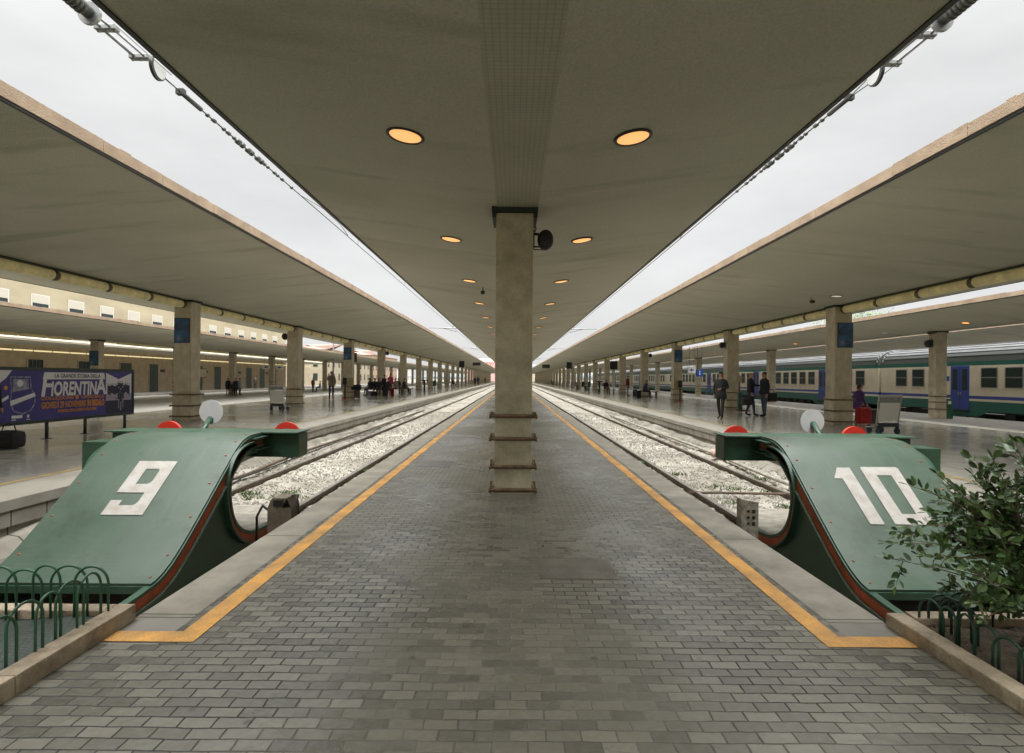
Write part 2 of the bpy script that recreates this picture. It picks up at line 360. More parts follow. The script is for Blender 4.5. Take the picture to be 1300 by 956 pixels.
M['tcream'] = mat('coach_cream', (.78,.71,.56), .35, .06, 2, col2=(.72,.65,.51))
M['tgreen'] = mat('coach_green', (.012,.135,.105), .38, .1, 2)
M['tblue'] = mat('coach_blue', (.035,.07,.36), .38)
M['tgrey'] = mat('coach_roof_dark', (.085,.095,.09), .45)
M['tsilver'] = mat('coach_roof_silver', (.13,.135,.135), .75, .2, 1.5)
M['tunder'] = mat('coach_underframe', (.022,.022,.02), .7, .4, 5)
M['twin'] = mat('coach_window', (.012,.03,.028), .25, spec=.3)
M['white'] = mat('white_panel', (.8,.79,.76), .5)
M['trolley'] = mat('trolley_steel', (.52,.52,.50), .4, .1, 5, metal=.35)
M['rubber'] = mat('dark_rubber', (.03,.04,.06), .6)
M['bin'] = mat('green_bin', (.015,.09,.05), .45)
M['signblue'] = mat('sign_blue', (.02,.07,.35), .4)
M['pinkwall'] = mat('pink_far_house', (.55,.33,.30), .9, .1, .2)
M['redroof'] = mat('red_tile_roof', (.31,.205,.165), .9, .2, 1)
M['skin'] = mat('skin', (.42,.22,.15), .5)
M['ground'] = mat('far_ground', (.16,.15,.125), .9, .4, .6, .3, 8)
M['asph'] = mat('track_bed_far', (.34,.32,.28), .9, .4, 3)
_cl = {}
def cloth(c, r=.75):
    k = tuple(round(x, 3) for x in c)
    if k not in _cl: _cl[k] = mat('cloth', c, r, .25, 12)
    return _cl[k]
# ------------------------------------------------------------------ the setting
FAR = 300.0
ZL = -.42          # level of the low platforms beyond the two side platforms
mb = MB(); mb.box(-900, 900, -60, 2500, -1.6, -1.25); struct('ground', mb, M['ground'])
# middle platform
mb = MB(); mb.box(-1.84, 1.84, 3.02, FAR, -.3, 0); struct('platform_floor', mb, M['paver'])
mb = MB(); mb.box(-2.16, 2.16, -6, 3.016, -.3, 0); struct('concourse_pavers', mb, M['paver'])
for s in (-1, 1):
    mb = MB(); a, b = sorted((s * 1.843, s * 2.17)); mb.box(a, b, 3.36, FAR, -.32, .0); struct('platform_coping', mb, M['coping'])
    mb = MB(); a, b = sorted((s * 1.75, s * 2.10)); mb.box(a, b, 3.36, FAR, -1.25, -.324); struct('platform_wall', mb, M['wallstone'])
    mb = MB(); a, b = sorted((s * 2.163, s * 24)); mb.box(a, b, -6, 3.355, -.3, -.002); a, b = sorted((s * 1.843, s * 2.16)); mb.box(a, b, 3.019, 3.355, -.3, -.002); struct('concourse_floor', mb, M['slab'])
    mb = MB(); a, b = sorted((s * 2.0, s * 5.62)); mb.box(a, b, 3.30, 3.36, -1.25, -.304); struct('pit_end_wall', mb, M['wallstone'])
    # the yellow safety line turns outward at the platform's end
    mb = MB()
    def strip(pts, z=.004):
        mb.poly([(p[0], p[1], z) for p in pts])
    strip([(s*1.668, 3.04), (s*1.668, FAR), (s*1.79, FAR), (s*1.79, 3.165)])
    strip([(s*1.668, 3.04), (s*1.79, 3.165), (s*2.15, 3.165), (s*2.15, 3.04)])
    struct('yellow_line', mb, M['yellow'])
    # side platforms (polished dark top, pale coping, stone wall)
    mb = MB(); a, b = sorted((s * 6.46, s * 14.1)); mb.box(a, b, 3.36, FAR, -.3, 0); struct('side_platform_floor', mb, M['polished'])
    mb = MB(); a, b = sorted((s * 5.6, s * 6.457)); mb.box(a, b, 3.36, FAR, -.12, .0); struct('side_platform_coping', mb, M['pcoping'])
    mb = MB(); a, b = sorted((s * 14.103, s * 14.7)); mb.box(a, b, 3.36, FAR, -.3, 0); struct('side_platform_coping', mb, M['pcoping'])
    mb = MB(); a, b = sorted((s * 5.66, s * 14.64)); mb.box(a, b, 3.4, FAR, -1.25, -.304); struct('side_platform_wall', mb, M['wallstone'])
    mb = MB(); a, b = sorted((s * 5.62, s * 6.2)); mb.box(a, b, 3.38, FAR, -.303, -.123); struct('side_platform_wall', mb, M['wallstone'])
    mb = MB(); a, b = sorted((s * 6.44, s * 6.53)); mb.poly([(a, 3.5, .004), (b, 3.5, .004), (b, FAR, .004), (a, FAR, .004)]); struct('worn_yellow_line', mb, M['yellow' if False else 'yellowfaint'])
    # rough ledge at the foot of the side platform's wall
    rng = random.Random(3 + s); rings = []
    for i in range(90):
        y = 3.4 + i * .5 if i < 60 else 33.4 + (i - 59) * 8
        w = .16 + rng.uniform(-.05, .07); h = -.40 + rng.uniform(-.05, .05)
        p = [(s*5.66, y, -1.2), (s*5.66, y, h), (s*(5.62 - w*.5), y, h - .02), (s*(5.58 - w), y, h - .14), (s*(5.40 - w*1.6), y, -1.2)]
        rings.append(p)
    mb = MB(); mb.loft(rings, 0, True, False); struct('wall_ledge', mb, M['dirt'] if False else M['wallstone'])
    # pits: ballast bed
    rng = random.Random(11 + s); mb = MB(); nx = 22
    ys = [8.2 + i * .16 for i in range(110)] + [25.8 + i * 1.5 for i in range(1, 30)] + [70, 100, 140, 200, FAR]
    base = []
    for j, y in enumerate(ys):
        row = []
        for i in range(nx + 1):
            x = 2.1 + i * (5.45 - 2.1) / nx
            z = -.63 + (.05 if 3.0 < x < 4.75 else 0) + (rng.uniform(-.022, .03) if y < 60 else 0)
            if x > 4.85: z += (x - 4.85) * .22 + .03 * math.sin(y * .9 + s)
            row.append((s * x, y, z))
        base.append(row)
    vs = [p for r in base for p in r]; fs = []
    for j in range(len(ys) - 1):
        for i in range(nx):
            fs.append([j*(nx+1)+i, j*(nx+1)+i+1, (j+1)*(nx+1)+i+1, (j+1)*(nx+1)+i])
    mb._add(vs, fs); struct('ballast_bed', mb, M['ballast'])
    mb = MB(); a, b = sorted((s * 2.0, s * 5.6)); mb.box(a, b, 3.37, 8.25, -1.2, -.80); struct('pit_floor', mb, M['dirt'])
    # concrete apron where the rails end
    mb = MB(); a, b = sorted((s * 3.25, s * 4.5)); mb.box(a, b, 7.3, 8.75, -.9, -.535, bev=.02); struct('concrete_apron', mb, M['sleeper'])
    # the next tracks and the low platforms
    mb = MB(); a, b = sorted((s * 14.5, s * 18.8)); mb.poly([(a, 3, -.95), (b, 3, -.95), (b, FAR, -.95), (a, FAR, -.95)]); struct('ballast_bed', mb, M['ballast'])
mb = MB(); mb.box(-33.0, -18.7, 3.4, FAR, -1.25, ZL); struct('low_platform', mb, M['low'])
mb = MB(); mb.box(18.7, 23.7, 3.4, FAR, -1.25, ZL); struct('low_platform', mb, M['low'])
mb = MB(); mb.poly([(23.6, 3, -.98), (40, 3, -.98), (40, FAR, -.98), (23.6, FAR, -.98)]); struct('ballast_bed', mb, M['ballast'])
mb = MB(); mb.poly([(-36, 3, -.96), (-32.9, 3, -.96), (-32.9, FAR, -.96), (-36, FAR, -.96)]); struct('ballast_bed', mb, M['ballast'])
mb = MB(); mb.box(-39.6, -35.8, 3.4, FAR, -1.25, -.36); struct('low_platform', mb, M['low'])
mb = MB(); mb.poly([(-60, FAR, -1.0), (60, FAR, -1.0), (60, 1500, -1.0), (-60, 1500, -1.0)]); struct('track_fan', mb, M['asph'])

# loose ballast stones and weeds
for s in (-1, 1):
    rng = random.Random(21 + s); mb = MB()
    base = [(1,0,0),(-1,0,0),(0,1,0),(0,-1,0),(0,0,1),(0,0,-1)]
    F = [(0,2,4),(2,1,4),(1,3,4),(3,0,4),(2,0,5),(1,2,5),(3,1,5),(0,3,5)]
    for k in range(11000):
        y = 7.6 + 26 * rng.random() ** 1.7; x = rng.uniform(2.15, 5.5)
        if x < 3.0 and rng.random() < .3: continue
        if 3.25 < x < 4.5 and y < 8.8: continue
        if min(abs(x - 3.12), abs(x - 4.62)) < .085: continue
        z = -.615 + (.05 if 3.0 < x < 4.75 else 0) + (max(0, x - 4.85) * .22)
        r = rng.uniform(.010, .026) * (1 + .012 * y)
        a = rng.uniform(0, 6.28); c, d = math.cos(a), math.sin(a)
        q = [(r*rng.uniform(.6,1.2), r*rng.uniform(.6,1.2), r*rng.uniform(.45,.9)) for _ in range(6)]
        vs = []
        for p, t in zip(base, q):
            X, Y, Z = p[0]*t[0], p[1]*t[1], p[2]*t[2]
            vs.append((s*x + X*c - Y*d, y + X*d + Y*c, z + Z + r*.3))
        mb._add(vs, F, 0 if rng.random() < .72 else 1)
    tag(mb.build('ballast_stones', [M['gravel1'], M['gravel2']]), 'loose pale ballast stones heaped between the rails of the %s track' % ('left' if s < 0 else 'right'), 'gravel', kind='stuff')
    mb = MB()
    spots = [(-4.35, 9.6), (-4.05, 9.3), (-3.75, 9.7), (-3.5, 9.35), (-3.0, 11.9), (-4.6, 9.1), (-5.1, 10.2)] if s < 0 else [(2.75, 11.2), (3.4, 11.9), (3.75, 10.6), (4.0, 10.3), (4.4, 10.0), (4.9, 9.7), (4.75, 8.9), (3.6, 9.2), (4.2, 8.9), (3.1, 13.5), (4.9, 11.5)]
    for (x, y) in spots:
        R0 = rng.uniform(.08, .2)
        for k in range(46):
            a = rng.uniform(0, 6.28); rr = R0 * rng.random(); bx, by = x + rr*1.6*math.cos(a), y + rr*math.sin(a)
            h = rng.uniform(.03, .10); w = rng.uniform(.008, .018); q = rng.uniform(0, 6.28); lx, ly = rng.uniform(-.05,.05), rng.uniform(-.05,.05)
            z0 = -.57
            mb.poly([(bx - w*math.cos(q), by - w*math.sin(q), z0), (bx + w*math.cos(q), by + w*math.sin(q), z0), (bx + lx + w*.6*math.cos(q), by + ly, z0 + h*.7), (bx + lx*1.6, by + ly*1.6, z0 + h)])
    tag(mb.build('weeds', M['weed']), 'low green weeds growing through the ballast of the %s track' % ('left' if s < 0 else 'right'), 'weeds', kind='stuff')

# ------------------------------------------------------------------ tracks
def rail_profile():
    return [(-.065,-.15),(.065,-.15),(.065,-.135),(.012,-.115),(.010,-.045),(.036,-.035),(.036,0),(-.036,0),(-.036,-.035),(-.010,-.045),(-.012,-.115),(-.065,-.135)]
def straight_rail(mb, x, y0, y1, ztop):
    P = rail_profile(); n = len(P)
    vs = [(x + p[0], y0, ztop + p[1]) for p in P] + [(x + p[0], y1, ztop + p[1]) for p in P]
    for i in range(n):
        j = (i + 1) % n
        mb._add([vs[i], vs[j], vs[j + n], vs[i + n]], [(0,1,2,3)], 1 if i == 6 else 0)
    mb._add(vs[:n], [list(range(n))], 0)
def track(xc, y0, ztop, label, near=True):
    t = thing('railway_track', label, 'railway track', (xc, y0, ztop), 0, 'railway tracks between the platforms')
    for s in (-1, 1):
        m_ = MB(); straight_rail(m_, s * .75, 0, FAR - y0, 0); m_.build('rail', [M['rail'], M['railtop']], t)
    if near:
        m_ = MB(); m_.box(-1.2, 1.2, -.12, .12, -.25, -.085, bev=.015)
        for s in (-1, 1):
            for d in (-.11, .11): m_.box(s*.75 + d - .035, s*.75 + d + .035, -.06, .06, -.09, -.055)
        first = m_.build('sleeper', M['sleeper'], t); first.location = (0, 1.2, -.012)
        rg = random.Random(int(xc * 10))
        for k in range(1, 80):
            o = first.copy(); COL.objects.link(o); o.parent = t; o.location = (rg.uniform(-.02,.02), 1.2 + k * .62, -.012 - rg.uniform(.0, .03))
    return t
mb = MB(); mb.box(27.4, 36, 3.4, FAR, -1.25, ZL); struct('low_platform', mb, M['low'])  # platform added behind the train to block and darken the gap under it
track(-3.87, 7.5, -.48, 'railway track in pale ballast running away from the buffer numbered 9')
track(3.87, 7.5, -.48, 'railway track in pale ballast running away from the buffer numbered 10')
track(-16.7, 6, -.80, 'railway track in the pit beyond the left platform with the billboard', False)
track(16.7, 6, -.80, 'railway track in the pit beyond the right platform with the standing men', False)
track(-34.4, 6, -.80, 'railway track in front of the long cream station building', False)

# cables and odd bits lying in the ballast
mb = MB()
rg = random.Random(5)
mb.tube([(-4.95, 8.2, -.50), (-4.7, 8.6, -.44), (-4.85, 9.0, -.43), (-4.55, 9.3, -.47), (-4.75, 9.8, -.45), (-4.95, 10.6, -.46), (-5.0, 12, -.48), (-5.05, 16, -.48), (-5.0, 24, -.5)], .014, 6)
tag(mb.build('cable', M['black']), 'thin black cable lying in the ballast beside the far rail of track 9', 'cable')
mb = MB(); mb.tube([(-5.15, 9.2, -.46), (-5.05, 11, -.47), (-5.2, 14, -.46), (-5.1, 20, -.46), (-5.15, 34, -.48)], .035, 8)
tag(mb.build('pipe', M['rail']), 'rusty pipe lying along the foot of the left platform wall', 'pipe')
mb = MB(); mb.tube([(5.05, 8.4, -.44), (5.0, 11, -.47), (5.12, 15, -.46), (5.05, 30, -.47)], .04, 8)
tag(mb.build('pipe', M['sleeper']), 'pale pipe lying along the foot of the right platform wall', 'pipe')
mb = MB(); mb.tube([(2.95, 9.75, -.50), (3.4, 9.7, -.485), (4.6, 9.6, -.48), (4.85, 9.55, -.50)], .022, 8)
tag(mb.build('pipe', M['rail']), 'thin rusty pipe lying across the ballast in front of buffer 10', 'pipe')
mb = MB(); mb.tube([(4.62, 8.1, -.45), (4.75, 8.3, -.40), (4.6, 8.6, -.41), (4.85, 8.8, -.43), (4.65, 9.1, -.46), (4.9, 9.5, -.47)], .014, 6)
tag(mb.build('cable', M['black']), 'tangled dark cable beside the far rail behind buffer 10', 'cable')
mb = MB(); mb.ball((0, 0, .06), .13, 10, 0, (1, 1.2, .75)); o = mb.build('stone_block', mat('pinkish_stone', (.55,.40,.32), .8, .25, 9, .5, 30)); o.location = (4.98, 14.2, -.45)
tag(o, 'pinkish rounded stone lying by the far rail of the right track', 'stone')
# hook-shaped pipe end at the foot of the left wall
mb = MB(); mb.tube([(-5.0, 13.2, -.42), (-5.2, 13.2, -.42), (-5.25, 13.2, -.36), (-5.25, 13.2, -.12), (-5.18, 13.2, -.06)], .035, 8)
tag(mb.build('pipe_hook', M['dark']), 'short dark bent pipe sticking up at the foot of the left platform wall', 'pipe')

# iron cover let into the pavers, right of the pillar
mb = MB(); mb.box(.20, .75, 4.05, 4.5, -.01, .003); mb.build('manhole_cover', mat('iron_cover', (.15,.14,.115), .5, .3, 6, .3, 60))
tag(bpy.data.objects['manhole_cover'], 'flat rectangular cover set in the brick paving in front of the pillar', 'cover')
mb = MB(); mb.box(-1.55, -.98, 9.1, 9.75, -.01, .003); o = mb.build('manhole_cover', mat('patch_slab', (.12,.115,.10), .35, .2, 6, .2, 60))
tag(o, 'dark slab set flush in the paving beside the left yellow line', 'cover')

# ------------------------------------------------------------------ canopies
def canopy(name, label, xc, zc, x0, z0, x1, z1, y0, y1, crease=.28, th=.15, fasc=(True, True), mfas='fascia'):
    """butterfly slab: flat strip over the pillars, both wings rising outward"""
    t = thing(name, label, 'platform canopy', (xc, y0, 0), 0, 'concrete platform canopies')
    L_ = y1 - y0
    prof = [(x0 - xc, z0), (-crease, zc), (crease, zc), (x1 - xc, z1), (x1 - xc, z1 + th), (0, zc + .5), (x0 - xc, z0 + th)]
    m_ = MB()
    m_.prism([(p[0], 0, p[1]) for p in prof], (0, L_, 0)); m_.build('roof_slab', M['ceiling'], t)
    m_ = MB(); m_.box(-crease + .01, crease - .01, 0, L_, zc - .005, zc + .02); m_.build('centre_strip', M['strip'], t)
    rg = random.Random(int(abs(xc) * 7) + 1)
    for s, (xe, ze), on in ((-1, (x0 - xc, z0), fasc[0]), (1, (x1 - xc, z1), fasc[1])):
        if not on: continue
        m_ = MB(); y = 0.0
        while y < L_:
            w = rg.uniform(1.1, 2.2) if y < 70 else 24
            y2 = min(L_, y + w); d = rg.uniform(-.006, .006); up = rg.uniform(-.012, .012); lo = rg.uniform(-.006, .004)
            a, b = sorted((xe + s * .002, xe + s * (.035 + d)))
            m_.box(a, b, y + .006, y2 - .002, ze + .012 + lo, ze + th + .025 + up)
            if rg.random() < .3 and y < 60:      # broken bits of mortar on the edge
                yy = y + rg.uniform(.2, .8) * (y2 - y); m_.box(a + .003, b - .004, yy, yy + rg.uniform(.08, .3), ze + th + .02 + up, ze + th + .045 + up)
            y = y2
        m_.build('fascia', M[mfas], t)
        m_ = MB(); a, b = sorted((xe - s * .03, xe + s * .012)); m_.box(a, b, 0, L_, ze - .018, ze + .008); m_.build('drip_edge', M['dark'], t)
    return t
YC = 2.2
canopy('platform_canopy', 'wide grey stucco canopy overhead with two rows of round lamps, resting on the middle pillars', .04, 3.47, -2.69, 3.80, 2.78, 3.82, YC, FAR, crease=.26, th=.10, mfas='dark')
canopy('platform_canopy', 'canopy with stone edge over the platform carrying the blue billboard', -10.64, 3.85, -15.6, 4.35, -5.49, 4.35, YC - 8, FAR)
canopy('platform_canopy', 'canopy with stone edge over the platform where the men stand talking', 10.64, 3.85, 5.49, 4.35, 15.15, 4.42, YC - 8, FAR)
canopy('platform_canopy', 'canopy with brown edge before the long cream building', -27.0, 3.70, -32.2, 4.0, -20.35, 4.13, 4, FAR)
canopy('platform_canopy', 'low canopy with orange lamps standing in front of the train', 21.2, 3.92, 17.15, 4.35, 23.7, 4.17, 4, FAR)
canopy('platform_canopy', 'farthest canopy on the right, roofing the train behind the orange lamp canopy', 31.5, 4.0, 27.0, 4.46, 36, 4.4, 4, FAR)
# roof of the station's head building, behind and above the photographer
mb = MB(); mb.box(-40, 40, -1.8, YC - .02, 5.6, 6.0); mb.box(-40, 40, -30, -11.5, 5.6, 6.0)      # glazed gallery between the two slabs lets the sky in
for k in range(21): mb.box(-40 + 4*k - .15, -40 + 4*k + .15, -11.5, -1.8, 5.7, 5.9)
struct('concourse_roof', mb, M['ceiling'])
mb = MB(); mb.box(-40, 40, -14, -13.6, -.3, 5.58); struct('concourse_wall', mb, M['tan'])
for s in (-1, 1):
    mb = MB(); a, b = sorted((s * 39.7, s * 40)); mb.box(a, b, -13.58, YC - .05, -1.2, 5.58); struct('concourse_wall', mb, M['tan'])

# ------------------------------------------------------------------ pillars
SP = 9.32
def pillar_proto(name, w, h, rings, label, cat, group, stone, plinth=None, ringr=.024):
    t = thing(name, label, cat, (0,0,0), 0, group)
    m_ = MB(); hw = w / 2
    if plinth:
        m_.box(-hw - .03, hw + .03, -hw - .03, hw + .03, 0, plinth, bev=.012)
        m_.box(-hw, hw, -hw, hw, plinth + .001, h - .06, bev=.012)
    else:
        m_.box(-hw, hw, -hw, hw, 0, h - .06, bev=.010)
    m_.build('shaft', stone, t)
    m_ = MB()
    if not plinth:
        m_.box(-hw - .055, hw + .055, -hw - .055, hw + .055, h - .055, h + .02)
        for sx in (-1, 1):                      # little brackets under the cap
            a, b = sorted((sx * (hw + .002), sx * (hw + .045))); m_.box(a, b, -hw - .03, hw + .03, h - .12, h - .057)
    else: m_.box(-hw - .035, hw + .035, -hw - .035, hw + .035, h - .055, h + .02)
    m_.build('cap', M['capgreen'], t)
    for z in rings:
        m_ = MB(); o_ = hw + (.03 if plinth and z <= plinth else 0) + ringr * .75
        for sy in (-1, 1):
            m_.tube([(-o_ - .03, sy * o_, z), (o_ + .03, sy * o_, z)], ringr, 8)
            for sx in (-1, 1): m_.tube([(sx * (o_ + .022), sy * o_ , z - .006), (sx * (o_ + .048), sy * o_, z - .006)], ringr * 1.25, 8)
        for sx in (-1, 1):
            m_.tube([(sx * o_, -o_, z), (sx * o_, o_, z)], ringr, 8)
            if not plinth: m_.box(sx*(o_+.022) - .012, sx*(o_+.022) + .012, -o_ - .014, -o_ + .014, z + .02, z + .05)
        m_.build('metal_band', M['brass'], t)
    return t
# middle row
cp = pillar_proto('pillar', .452, 3.47, [.05, .33, .67, .945], 'stained square stone pillar with four rusty bands, standing alone on the brick paving', 'pillar', 'pillars down the middle platform', M['cstone'])
cp.location = (.01, 7.25, 0)
mb = MB(); mb.box(-.25, .25, -.25, .25, -.01, .012, bev=.004); mb.build('footing', M['cstone'], cp)
for k in range(1, 4):
    dup(cp, (.01, 7.25 + SP * k, 0), 0, 'stone pillar of the middle row standing %s behind the big foreground pillar' % ORD[k-1])
# side rows
sp_ = pillar_proto('pillar', .556, 3.85, [.10, .44, .80], 'x', 'pillar', 'stone pillars along the side platforms', M['stone'], plinth=.86)
first = True
for s, side in ((-1, 'left'), (1, 'right')):
    for n in range(1, 30):
        w = ORD[n - 2] if n >= 2 else ''
        lab = '%s stone pillar counted from the near end of the %s platform row' % (w, side)
        if n == 1: lab = 'stone pillar of the %s platform standing level with its buffer stop' % side
        if s < 0 and n == 2: lab = 'stone pillar with blue poster standing behind the blue billboard'
        if s > 0 and n == 2: lab = 'stone pillar with blue poster standing behind the right luggage trolley'
        if s < 0 and n == 3: lab = 'stone pillar standing beside the left luggage trolley'
        if s > 0 and n == 3: lab = 'stone pillar right behind the three standing men'
        loc = (s * 10.64, SP * n + .28, 0)
        if n == 1: continue
        if first: sp_.location = loc; sp_['label'] = lab; first = False
        else: dup(sp_, loc, 0, lab)
# low platform rows
lp = pillar_proto('pillar', .53, 3.70 - ZL, [.62, .95, 1.25], 'x', 'pillar', 'pillars of the far low platforms', M['stone'], plinth=None, ringr=.02)
first = True
for k in range(0, 26):
    y = 37.6 + 9.1 * k
    lab = '%s stone pillar of the row in front of the cream building' % ORD[k]
    if k == 0: lab = 'stone pillar with small blue poster seen just above the billboard'
    if first: lp.location = (-27, y, ZL); lp['label'] = lab; first = False
    else: dup(lp, (-27, y, ZL), 0, lab)
rp = pillar_proto('pillar', .53, 3.92 - ZL, [.48, .82, 1.1], 'x', 'pillar', 'pillars of the platform by the train', M['stone'], plinth=None, ringr=.02)
first = True
for k in range(0, 24):
    y = 28.9 + SP * k
    lab = '%s stone pillar from the near end of the row by the train' % ORD[k]
    if k == 0: lab = 'stone pillar in front of the blue coach door, green cabinet at its foot'
    if first: rp.location = (21.2, y, ZL); rp['label'] = lab; first = False
    else: dup(rp, (21.2, y, ZL), 0, lab)
from mathutils.geometry import tessellate_polygon
# ------------------------------------------------------------------ round ceiling lamps
def downlight_proto(label, group, glass):
    t = thing('ceiling_lamp', label, 'ceiling lamp', (0,0,0), 0, group)
    m_ = MB(); n = 28
    prof = [(.142,.03),(.168,.03),(.172,-.006),(.160,-.014),(.142,-.004)]
    vs = []; fs = []
    for i in range(n):
        a = 2*PI*i/n
        for r, z in prof: vs.append((r*math.cos(a), r*math.sin(a), z))
    k = len(prof)
    for i in range(n):
        for j in range(k):
            fs.append([i*k + j, ((i+1)%n)*k + j, ((i+1)%n)*k + (j+1)%k, i*k + (j+1)%k])
    m_._add(vs, fs, 0, True); m_.build('lamp_ring', M['dark'], t)
    m_ = MB(); rings = []
    for q in range(5):
        rr = .148 * math.cos(q/4 * PI/2 * .97); zz = -.002 - .014*math.sin(q/4*PI/2)
        rings.append([(rr*math.cos(2*PI*i/n), rr*math.sin(2*PI*i/n), zz) for i in range(n)])
    m_.loft(rings, 0, True, True); m_.build('lamp_glass', glass, t)
    return t
lam = downlight_proto('x', 'round amber lamps in the middle canopy', M['lamp'])
first = True; rg = random.Random(2)
for k in range(18):
    for s in (-1, 1):
        y = 5.19 + 3.85 * k; x = .04 + s * 1.02; z = 3.47 + (abs(x - .04) - .26) * (.33 / 2.46)
        lab = 'round amber lamp, %s from the viewer in the %s row of the middle canopy' % (ORD[k], 'left' if s < 0 else 'right')
        if first: o = lam; o.location = (x, y, z - .004); o['label'] = lab; first = False
        else: o = dup(lam, (x, y, z - .004), 0, lab)
        o.rotation_euler = (0, -s * math.atan(.33/2.46), 0)
lam = downlight_proto('x', 'orange lamps of the canopy by the train', M['lampred'])
lamw = downlight_proto('x', 'pale lamps of the far canopies', M['lampoff'])
f1 = f2 = True
for k, (dx, y, kind) in enumerate([(-1.2, 25.6, 0), (-1.2, 31.2, 1), (-1.2, 41.0, 0), (-1.2, 47.2, 1), (-1.2, 57.5, 0), (-1.2, 65, 0), (-1.2, 79, 0)]):
    z = 3.92 + (abs(dx) - .28) * (.43/3.77)
    n = ORD[[0,0,1,1,2,3,4][k]]
    if kind == 0:
        lab = '%s orange lamp from the near end of the canopy by the train' % n
        if f1: o = lam; o.location = (21.2 + dx, y, z - .004); o['label'] = lab; f1 = False
        else: o = dup(lam, (21.2 + dx, y, z - .004), 0, lab)
    else:
        lab = '%s dim pale lamp from the near end of the canopy by the train' % n
        if f2: o = lamw; o.location = (21.2 + dx, y, z - .004); o['label'] = lab; f2 = False
        else: o = dup(lamw, (21.2 + dx, y, z - .004), 0, lab)
    o.rotation_euler = (0, .11, 0)
o = dup(lamw, (-11.5, 16.35, 3.85 + .90*.0993 - .004), 0, 'small unlit lamp in the left canopy above the billboard'); o.rotation_euler = (0, .1, 0)
o = dup(lamw, (9.6, 17.2, 3.85 + .78*.0993 - .004), 0, 'small unlit lamp in the right canopy near its first pillar'); o.rotation_euler = (0, .1, 0)
# small cameras / detectors stuck under the middle canopy
mb = MB(); mb.tube([(0,0,0),(0,0,-.08)], .012, 8); mb.ball((0,-.02,-.12), .055, 10, 0, (1,1.3,.9))
o = mb.build('camera_dome', M['dark']); o.location = (-.72, 13.6, 3.53); tag(o, 'small dark security camera hanging under the middle canopy left of the pillar', 'camera')
mb = MB(); mb.tube([(0,0,0),(0,0,-.10)], .012, 8); mb.ball((0.04,0,-.13), .06, 10, 0, (1.4,1,.9))
o = mb.build('camera_dome', M['dark']); o.location = (9.2, 17.9, 3.98); tag(o, 'small dark camera under the right canopy just left of its poster pillar', 'camera')

# ------------------------------------------------------------------ tubular lamp covers between the side pillars
def trough_bay(L_, nseg, label, group):
    t = thing('tube_lamp', label, 'tube lamp', (0,0,0), 0, group)
    seg = L_ / nseg
    for k in range(nseg):
        m_ = MB(); m_.tube([(0, k*seg + .05, 0), (0, (k+1)*seg - .05, 0)], .118, 16); m_.build('lamp_cover', M['tube'], t)
    for k in range(nseg + 1):
        m_ = MB(); y = min(max(k*seg, .03), L_ - .03); m_.tube([(0, y - .07, 0), (0, y + .07, 0)], .121, 16); m_.box(-.02, .02, y - .02, y + .02, .10, .2)
        m_.build('bracket', mat_br, t)
    m_ = MB(); m_.box(-.15, .15, 0, L_, .118, .15); m_.build('gutter', M['capgreen'], t)
    return t
mat_br = mat('lamp_bracket', (.13,.115,.06), .6, .3, 6)
bay = trough_bay(SP - .60, 5, 'x', 'yellowed tube lamps under the side canopies')
first = True
for s, side in ((-1, 'left'), (1, 'right')):
    for n in range(1, 22):
        loc = (s*10.64, SP*n + .28 + .30, 3.70)
        lab = 'yellowed tube lamp run between the %s and %s pillars of the %s canopy' % (ORD[n-1], ORD[n], side)
        if n == 1: lab = 'big yellowed tube lamp run reaching out of the picture under the %s canopy' % side
        if first: bay.location = loc; bay['label'] = lab; first = False
        else: dup(bay, loc, 0, lab)
# thin runs under the canopies on the far left
def lamp_row(x, z, r, m_, lab, grp, skip=None):
    q = MB(); q.tube([(0, 0, 0), (0, 1.75, 0)], r, 8); o = q.build('tube_lamp', m_); tag(o, lab, 'tube lamp', grp, 'thing'); y = 20.0; first = True
    while y < 110:
        if not (skip and skip(y)):
            if first: o.location = (x, y, z); first = False
            else:
                c = o.copy(); COL.objects.link(c); c.location = (x, y, z)
        y += 1.95
lamp_row(-39.1, 3.35, .06, mat('far_lamp_cover', (.65,.55,.22), .5, emit=(1,.84,.45), estr=.5), 'thin yellow tube lamp in the long row along the cream building front', 'tube lamps along the building front')
lamp_row(-27, 3.60, .09, M['tube'], 'yellowed tube lamp in the row under the canopy before the cream building', 'tube lamps under the far left canopy', lambda y: any(abs(y + .88 - (37.6 + 9.1*k)) < 1.2 for k in range(20)))

# ------------------------------------------------------------------ loudspeakers on pillars
def loudspeaker(loc, sx, label, sc=1.0):
    t = thing('loudspeaker', label, 'loudspeaker', loc, 0, 'loudspeakers on pillars')
    m_ = MB(); n = 16; rings = []
    for y, r in ((-.115, .085), (-.10, .108), (-.03, .118), (.06, .105), (.10, .07)):
        rings.append([(sx*.155 + r*.86*math.cos(2*PI*i/n), y, r*1.08*math.sin(2*PI*i/n)) for i in range(n)])
    m_.loft(rings, 0, True, True); m_.build('horn', M['black'], t)
    m_ = MB(); m_.box(*sorted((0, sx*.02)), -.03, .03, -.10, .13); m_.tube([(sx*.01, 0, .085), (sx*.11, 0, .075)], .018, 8); m_.tube([(sx*.01, 0, -.075), (sx*.12, 0, -.075)], .010, 8)
    m_.tube([(sx*.01, -.02, -.115), (sx*.16, -.02, -.118)], .006, 6); m_.tube([(sx*.03, 0, .11), (sx*.04, 0, .16), (sx*.0, .05, .19)], .008, 6)
    m_.build('bracket', M['dark'], t)
    t.scale = (sc, sc, sc)
    return t
loudspeaker((.236, 7.22, 3.12), 1, 'round black loudspeaker on the right side of the foreground pillar')
